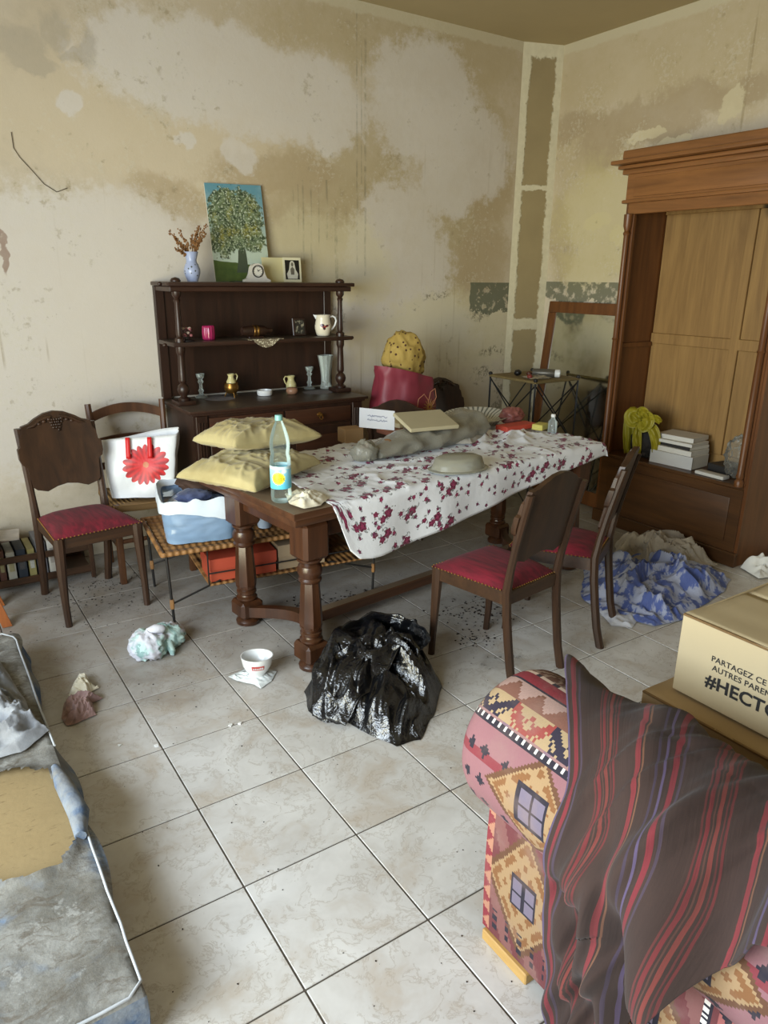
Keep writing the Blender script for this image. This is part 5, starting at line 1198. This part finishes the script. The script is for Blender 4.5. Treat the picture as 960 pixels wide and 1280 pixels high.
def roll(a, b):
    L = ya+.055-yb; y = ya+.055-L*a; e = min(1, a*L/.07); r = R0*(1-.45*(1-math.sqrt(max(0, 1-(1-e)**2))))
    if a == 0: r = .02
    w = math.radians(235)-math.radians(300)*b
    return Vector((rc[0]+r*math.cos(w), y, rc[1]+r*math.sin(w)))
mb = MB(); mb.grid(roll, 60, 48, uvfn=lambda a, b: (.95*a, R0*math.radians(300)*b)); mb.build('rolled_arm', M_kr, SF, 60)
MB().tube([(.470, ya, .475), (.470, yb, .475)], .007, 6).build('welt', M_kp, SF, 60)
MB().box(.70, 1.80, ya-.0, yb+.2, .05, .42, .04, 3).build('seat', M_kr, SF, 40)
MB().box(.70, 1.80, yb-.02, yb+.19, .05, .80, .06, 3).build('backrest', M_kr, SF, 40)
MB().box(1.81, 2.02, yb, ya, .05, .66, .06, 3).build('arm', M_kp, SF, 40)
M_wf = wood('pale_foot', (170, 130, 70), (206, 170, 104), 1, 1.0, .6)
MB().box(.464, .50, -2.19, -2.025, 0, .034, .003).build('foot', M_wf, SF, 30); MB().box(1.95, 2.0, -2.1, -2.03, 0, .05, .003).build('foot', M_wf, SF, 30); MB().box(.47, .51, -2.97, -2.90, 0, .034, .003).build('foot', M_wf, SF, 30); MB().box(1.95, 2.0, -2.97, -2.90, 0, .05, .003).build('foot', M_wf, SF, 30)
# ------------------------------------------------------------------ striped blanket thrown over the arm
m = Mat('striped_blanket', .95); uv = m.co('UV'); u, v, _ = m.xyz(uv); fz = m.noise(m.vec(u*160, v*4, 0), 1.0, 3); w = u+(m.noise(m.vec(u*4, v*6, 0), 1.0, 2)-.5)*.008
p = (w/.28).fr()*.28; c = m.mix(m.noise(m.vec(u*20, v*3, 1), 1.0, 3), (42, 30, 26), (68, 49, 42))
c = m.mix(p.band(.0, .006), c, (84, 70, 96))
for a, b, col in ((.020, .033, (122, 40, 48)), (.040, .046, (72, 58, 72)), (.105, .109, (98, 46, 44)), (.113, .121, (112, 42, 44)), (.125, .128, (88, 56, 48)), (.132, .140, (120, 54, 48)), (.146, .149, (92, 44, 42)), (.153, .158, (104, 42, 42)), (.212, .224, (124, 46, 50)), (.228, .232, (116, 78, 58)), (.262, .268, (66, 54, 70))):
    c = m.mix(p.band(a, b)*(fz*.7+.45).mn(1), c, col)
m.color(c); m.set('Sheen Weight', .05); m.bump(fz, .3, .003); M_blk = m.m
def arc_path(s):
    # s = distance along the cross-section, measured from the top of the roll; positive = outer side, down to the floor
    r = R0+.022
    if s >= 0:
        if s < r*math.radians(118): w = math.radians(90)+s/r; return rc[0]+r*math.cos(w), rc[1]+r*math.sin(w)
        s -= r*math.radians(118); x1_, z1_ = rc[0]+r*math.cos(math.radians(208)), rc[1]+r*math.sin(math.radians(208))
        return x1_+.03*min(1, s/.3), z1_-s
    s = -s
    if s < r*math.radians(55): w = math.radians(90)-s/r; return rc[0]+r*math.cos(w), rc[1]+r*math.sin(w)
    s -= r*math.radians(55); x1_, z1_ = rc[0]+r*math.cos(math.radians(35)), rc[1]+r*math.sin(math.radians(35))
    return x1_+s*.92, max(.44, z1_-s*.45)
def blanket(a, b):
    q = a*.86
    yy_ = -2.28-.68*a; lo = float(np.interp(-yy_, [2.0, 2.40, 2.47, 2.52, 2.58, 2.64, 2.72, 3.0], [.985, .985, .80, .58, .44, .33, .20, .10]))        # outer hem, lifting towards the back
    hi = -.19+.07*min(1, a*2.5)
    s = hi+(lo-hi)*b
    x, z = arc_path(s)
    k_ = max(0, min(1, (s+.16)/.40)); k_ = k_*k_*(3-2*k_); st_ = -2.055-.250*k_-.012*math.sin(s*9)+.010*nz(s*6, 3)
    y = st_+(-2.96-st_)*a
    n_ = max(0, min(1, (s+.22)/.3))
    ph_ = y*34+5.0*s+2.6*nz(y*2.2, s*2.0, 5)
    fold = .014*math.sin(ph_)*min(1, .3+q*3)+.060*math.exp(-(nz(y*3.4+s*1.9, s*.9+y*1.5, 8)/.16)**2)*min(1, max(0, q*4))-.004+.028*math.exp(-(nz(y*7-s*2.2, s*1.5, 3)/.16)**2)*min(1, .25+q*3)+.016*math.exp(-(nz(y*15-s*3, s*2.2, 6)/.15)**2)*min(1, .2+q*4)
    fold = (1.7*fold+.006)*(.25+.75*min(1, max(0, s)/.4))
    w_ = math.radians(90)+s/(R0+.022); nx_, nz_ = (math.cos(w_), math.sin(w_)) if 0 <= s < .39 else ((-1, 0) if s > 0 else (.35, .94))
    x += nx_*max(-.012, fold); z += nz_*max(-.012, fold)
    pk = math.exp(-((q-.015)/.05)**2-((s+.16)/.09)**2); z += .045*pk; y += .02*pk
    pk = math.exp(-((q-.36)/.07)**2-((s+.12)/.12)**2); z += .02*pk
    return Vector((x, y, max(.006, z)))
mb = MB().grid(blanket, 150, 130, uvfn=lambda a, b: (.86*a, -.25+1.25*b))
tag(mb.build('striped_blanket', M_blk, None, 180, thick=.004, off=0), 'brown woollen blanket with red stripes thrown over the sofa arm', 'blanket')
# ------------------------------------------------------------------ cardboard boxes on the seat
m = Mat('kraft_board', .8); v = m.co(); m.color(m.mix(m.noise(m.vm('MULTIPLY', v, (3, 3, 30)), 1.4, 4), (150, 124, 86), (166, 140, 100))); M_kraft = m.m
M_kedge = plain('board_edge', (120, 92, 56), .9, .2, 80)
def flap_box(name, label, x0, x1, y0, y1, z0, z1, rz, sag, mat=None):
    mat = mat or M_kraft
    t = thing(name, label, 'box', (x0, y1, z0), rz); L, Wd, H = x1-x0, y1-y0, z1-z0
    e = .005
    for nm, a in (('wall', (0, e, -Wd, 0, 0, H)), ('wall', (L-e, L, -Wd, 0, 0, H)), ('wall', (e, L-e, -e, 0, 0, H)), ('wall', (e, L-e, -Wd, -Wd+e, 0, H)), ('base', (e, L-e, -Wd+e, -e, 0, e))):
        MB().box(*a, .0015).build(nm, mat, t, 30, world=False)
    for s in (0, 1):
        xm = L/2
        def fl(a, b, s=s):
            x = a*(xm-.002); return Vector((x if s == 0 else L-x, -Wd*b, H+.002-sag*a*(1 if s else .8)+.002*nz(a*4, b*4, s)))
        MB().grid(fl, 12, 16).build('flap', mat, t, 50, world=False, thick=.004, off=0)
    MB().box(-.001, e+.001, -Wd, 0, H-.001, H+.005, .001).build('board_edge', M_kedge, t, 0, world=False)
    return t
flap_box('moving_box', 'plain brown cardboard box on the sofa seat under a printed box', .93, 1.50, -2.72, -2.09, .425, .632, 0, .004)
UB = flap_box('printed_box', 'cardboard box printed with dark lettering, stacked on a plain box', 1.00, 1.58, -2.72, -2.13, .642, .858, 0, .012, plain('pale_kraft', (186, 168, 132), .75, .04, 4))
M_ink = plain('black_ink', (36, 34, 32), .6, .05)
def lettering(s, size, d, z, bold):
    vs, fs = text_geo(s, size, 1.04, bold); mb = MB(); mb.add([(-.0012, -d-q.x, z+q.y) for q in vs], fs); mb.build('lettering', M_ink, UB, 0, world=False)
lettering('PARTAGEZ CE MOM', .0215, .094, .128, .0003); lettering('AUTRES PARENTS', .0215, .100, .104, .0003); lettering('#HECTO', .048, .088, .056, .0014)
# ================================================================== IN THE WARDROBE
zb = .5135
M_bk = [plain('book_white', (196, 194, 188), .6, .05), plain('book_grey', (176, 176, 176), .6, .05), plain('book_dark', (40, 38, 38), .6, .05)]
stack = [(.010, .0, .105, 1), (.115, .01, .03, 2)]
bz = zb
for k, (h, off, th, rz, ml, lab) in enumerate(((0, 0, .085, 4, 1, 'lowest and thickest white book of the wardrobe pile'), (0, .01, .034, 1, 0, 'white book second from bottom of the wardrobe pile'), (0, .03, .022, -3, 2, 'thin dark book in the middle of the wardrobe pile'), (0, .02, .022, 3, 0, 'thin white book near the top of the wardrobe pile'), (0, .05, .030, 6, 0, 'topmost white book of the wardrobe pile'))):
    t = thing('book', lab, 'book', (3.665+off, -.285+off*.6, bz), math.radians(90+rz), 'books piled in the wardrobe')
    a = .30-.01*k
    MB().box(-a/2, a/2, -.10, .10, 0, th-.001, .002).build('pages', plain('pages', (206, 202, 190), .8, .04), t, 30, world=False)
    MB().box(-a/2-.003, a/2+.003, .098, .104, 0, th-.001, .001).build('spine', M_bk[ml], t, 30, world=False)
    bz += th
t = thing('white_case', 'slim white object lying flat beside the wardrobe books', 'case', (3.56, -.60, zb), math.radians(88))
MB().box(-.10, .10, -.035, .035, 0, .022, .006, 2).build('shell', M_bk[0], t, 40, world=False); MB().box(-.092, .092, -.0365, -.03, .009, .013, .001).build('seam', M_bk[2], t, 0, world=False)
M_bagc = clear('clear_bag', (190, 186, 178), .14, .15)
tag(blob((3.66, -.70, zb+.13), (.07, .085, .13), 81, .32, 2.6, 50, 36, flat=zb+.002).build('clear_plastic_bag', M_bagc, None, 50), 'crumpled clear plastic bag standing in the wardrobe corner', 'bag')
tag(slab('dark_folder', 'x', 'folder', (3.74, -.60, zb), .20, .16, .05, math.radians(80), M_bk[2]), 'dark flat folder behind the slim white object in the wardrobe', 'folder')
YW = thing('ribbon_basket', 'dark basket tied with a big yellow gauze bow in the wardrobe', 'basket', (3.63, -.035, zb))
q = blob((3.63, -.035, zb+.115), (.085, .105, .115), 91, .22, 5, 40, 30, flat=zb+.001); q.build('basket', plain('dark_lace', (30, 24, 20), .8, .3, 60), YW, 60)
m = clear('yellow_gauze', (150, 138, 30), .80, .5); M_yel = m
def ribbon(pts, w, nm, tw=0.0):
    P = [Vector(p) for p in pts]; n_ = 24
    def cr(t):
        k = t*(len(P)-1); i = min(len(P)-2, int(k)); f = k-i; p0_, p1_, p2_, p3_ = P[max(0, i-1)], P[i], P[i+1], P[min(len(P)-1, i+2)]
        return .5*((2*p1_)+(p2_-p0_)*f+(2*p0_-5*p1_+4*p2_-p3_)*f*f+(3*p1_-p0_-3*p2_+p3_)*f**3)
    def f(a, b):
        p = cr(a); t = (cr(min(1, a+.02))-cr(max(0, a-.02))).normalized(); s = t.cross(Vector((-.75, -.6, .25))).normalized()
        return p+s*w*(b-.5)*(.55+.45*math.sin(PI*a))+Vector((-.012, -.01, 0))*math.sin(b*PI*3+a*5)*.7
    MB().grid(f, n_, 9).build(nm, M_yel, YW, 70, thick=.001)
c = Vector((3.545, -.045, zb+.265))
ribbon([c, c+Vector((0, .07, .05)), c+Vector((.01, .10, .0)), c+Vector((.01, .105, -.12)), c+Vector((.02, .10, -.25))], .075, 'ribbon_tail')
ribbon([c, c+Vector((-.01, -.05, -.02)), c+Vector((0, -.10, -.05)), c+Vector((.01, -.125, -.13)), c+Vector((.02, -.12, -.20))], .07, 'ribbon_tail')
ribbon([c+Vector((-.01, 0, -.02)), c+Vector((-.03, .0, -.09)), c+Vector((-.03, -.01, -.17)), c+Vector((-.02, -.02, -.24))], .06, 'ribbon_tail')
ribbon([c, c+Vector((-.01, .05, .045)), c+Vector((-.02, .085, .02)), c+Vector((-.03, .05, -.025)), c], .075, 'bow_loop')
ribbon([c, c+Vector((-.01, -.04, .04)), c+Vector((-.03, -.075, .005)), c+Vector((-.03, -.04, -.04)), c], .08, 'bow_loop')
ribbon([c, c+Vector((.0, -.06, .02)), c+Vector((.0, -.11, .03)), c+Vector((.0, -.15, .01))], .05, 'bow_end')
ribbon([c+Vector((.01, .03, .03)), c+Vector((-.01, .01, .065)), c+Vector((-.02, -.03, .06)), c+Vector((0, -.05, .02))], .06, 'bow_loop')
# ================================================================== ON THE IRON STAND
q = Py(686, 463, .80); zs_ = chz+.001
S = thing('grey_flask', 'grey cylinder flask with pale cap lying on the iron stand', 'flask', (3.42, .76, zs_+.03))
q = MB(); q.M = Matrix.Translation((0, .09, 0)) @ Matrix.Rotation(math.radians(90), 4, 'X') @ Matrix.Rotation(0, 4, 'Y'); q.M = Matrix.Rotation(math.radians(38), 4, 'Z') @ q.M; q.lathe([(.0, 0), (.024, .0), (.030, .008), (.030, .16), (.026, .168), (.0, .168)], 24); q.build('barrel', plain('grey_metal', (96, 92, 84), .4, .1, Metallic=.4), S, 45, world=False)
q = MB(); q.M = Matrix.Rotation(math.radians(38), 4, 'Z') @ Matrix.Translation((0, .09, 0)) @ Matrix.Rotation(math.radians(90), 4, 'X'); q.lathe([(.026, .165), (.029, .168), (.029, .20), (.022, .206), (.0, .206)], 24); q.build('cap', M_white, S, 45, world=False)
for k, (x, y, r, lab, col) in enumerate(((3.30, .92, .028, 'small black round trinket on the iron stand', (24, 22, 22)), (3.36, .86, .022, 'small brown round trinket on the iron stand', (84, 48, 36)), (3.25, .74, .02, 'small red trinket at the iron stand edge', (130, 52, 44)))):
    tag(blob((x, y, zs_+r*.8), (r, r, r*.8), 100+k, .2, 2, 20, 14, flat=zs_).build('trinket', plain('trinket_skin', col, .4), None, 60), lab, 'trinket')
tag(heap([(3.22, .70), (3.36, .66), (3.46, .72), (3.40, .86), (3.26, .84)], zs_, .016, 105, 18, 12, 50).build('cloth_scrap', fabric('beige_scrap', (170, 156, 120), None, 20), None, 60), 'beige cloth scrap spread on the iron stand', 'cloth')
# ================================================================== LEFT CORNER: MAGAZINE RACK AND STOOL
RK = thing('magazine_rack', 'low dark wooden magazine rack against the wall behind the chair', 'rack', (-.15, 1.20, 0))
rx0, rx1, ry0, ry1 = -.62, .16, 1.06, 1.36
for x in (rx0, rx1):
    for y in (ry0, ry1): MB().box(x-.012, x+.012, y-.012, y+.012, 0, .30, .003).build('post', M_oak, RK, 30)
for y in (ry0, ry1):
    for z in (.06, .19): MB().box(rx0, rx1, y-.008, y+.008, z-.018, z+.018, .003).build('rail', M_oakx, RK, 30)
for x in (rx0, -.30, rx1):
    MB().grid(lambda a, b, x=x: Vector((x+(b-.5)*.02, ry0+(ry1-ry0)*a, .29+.05*math.sin(PI*a))), 12, 2).build('arched_rail', M_oak, RK, 40, thick=.02)
MB().box(rx0, rx1, ry0, ry1, .035, .047, .002).build('floor_board', M_oakx, RK, 30)
rnd = random.Random(21); cols = [(206, 206, 204), (40, 38, 38), (196, 200, 204), (120, 112, 60), (150, 140, 130), (90, 60, 50), (186, 186, 176), (52, 60, 70), (160, 150, 96), (110, 110, 116), (200, 196, 186), (84, 70, 60)]
word = {0: 'white', 1: 'black', 2: 'pale blue', 3: 'olive', 4: 'stone grey', 5: 'brown', 6: 'ivory', 7: 'slate', 8: 'mustard', 9: 'grey', 10: 'off-white', 11: 'taupe'}
x = -.56
for k in range(12):
    w_ = rnd.uniform(.032, .05); h_ = rnd.uniform(.17, .22)
    t = thing('magazine_binder', word[k]+' binder standing upright in the magazine rack', 'binder', (x+w_/2, 1.10, .048), 0, 'binders in the rack')
    MB().box(-w_/2, w_/2, 0, .22, 0, h_, .002).build('cover', plain('binder_cover', cols[k], .55, .15, 25), t, 30, world=False)
    MB().box(-w_*.3, w_*.3, -.0012, 0, h_*.35, h_*.8, .0002).build('spine_label', plain('spine_label', tuple(min(255, 60+q*.7) for q in cols[(k*5+2) % 12]), .6, .3, 60), t, 0, world=False)
    x += w_+.009
for k, (xx, rz, col, lab) in enumerate(((-.36, 12, (150, 120, 104), 'glossy brown magazine lying on the rack binders'), (-.30, -8, (196, 188, 180), 'pale glossy magazine lying on top of the rack'))):
    slab('magazine', lab, 'magazine', (xx, 1.20, .276+.012*k), .24, .19, .008, math.radians(rz), plain('magazine_cover', col, .3, .3, 14), 0, 0, 'magazines on the rack')
M_pst = wood('stool_pine', (118, 62, 26), (170, 98, 46), 2, 1.0, .45)
ST = thing('pine_stool', 'orange pine stool with splayed legs beside the carved chair', 'stool', (-.62, .80, 0))
for dx in (-.27, .27):
    for dy in (-.14, .14):
        x1_, y1_ = -.62+dx, .80+dy-.02
        MB().grid(lambda a, b: Vector((x1_*(1-a)+(-.62+dx*.62)*a+.022*(1, 1, -1, -1)[int(b*4) % 4]*(1-.2*a), y1_*(1-a)+(.80+dy*.6)*a+.022*(1, -1, -1, 1)[int(b*4) % 4], .004+.40*a)), 6, 4, cv=True).build('leg', M_pst, ST, 30)
MB().box(-.86, -.38, .66, .94, .40, .43, .01, 2).build('seat', M_pst, ST, 30)
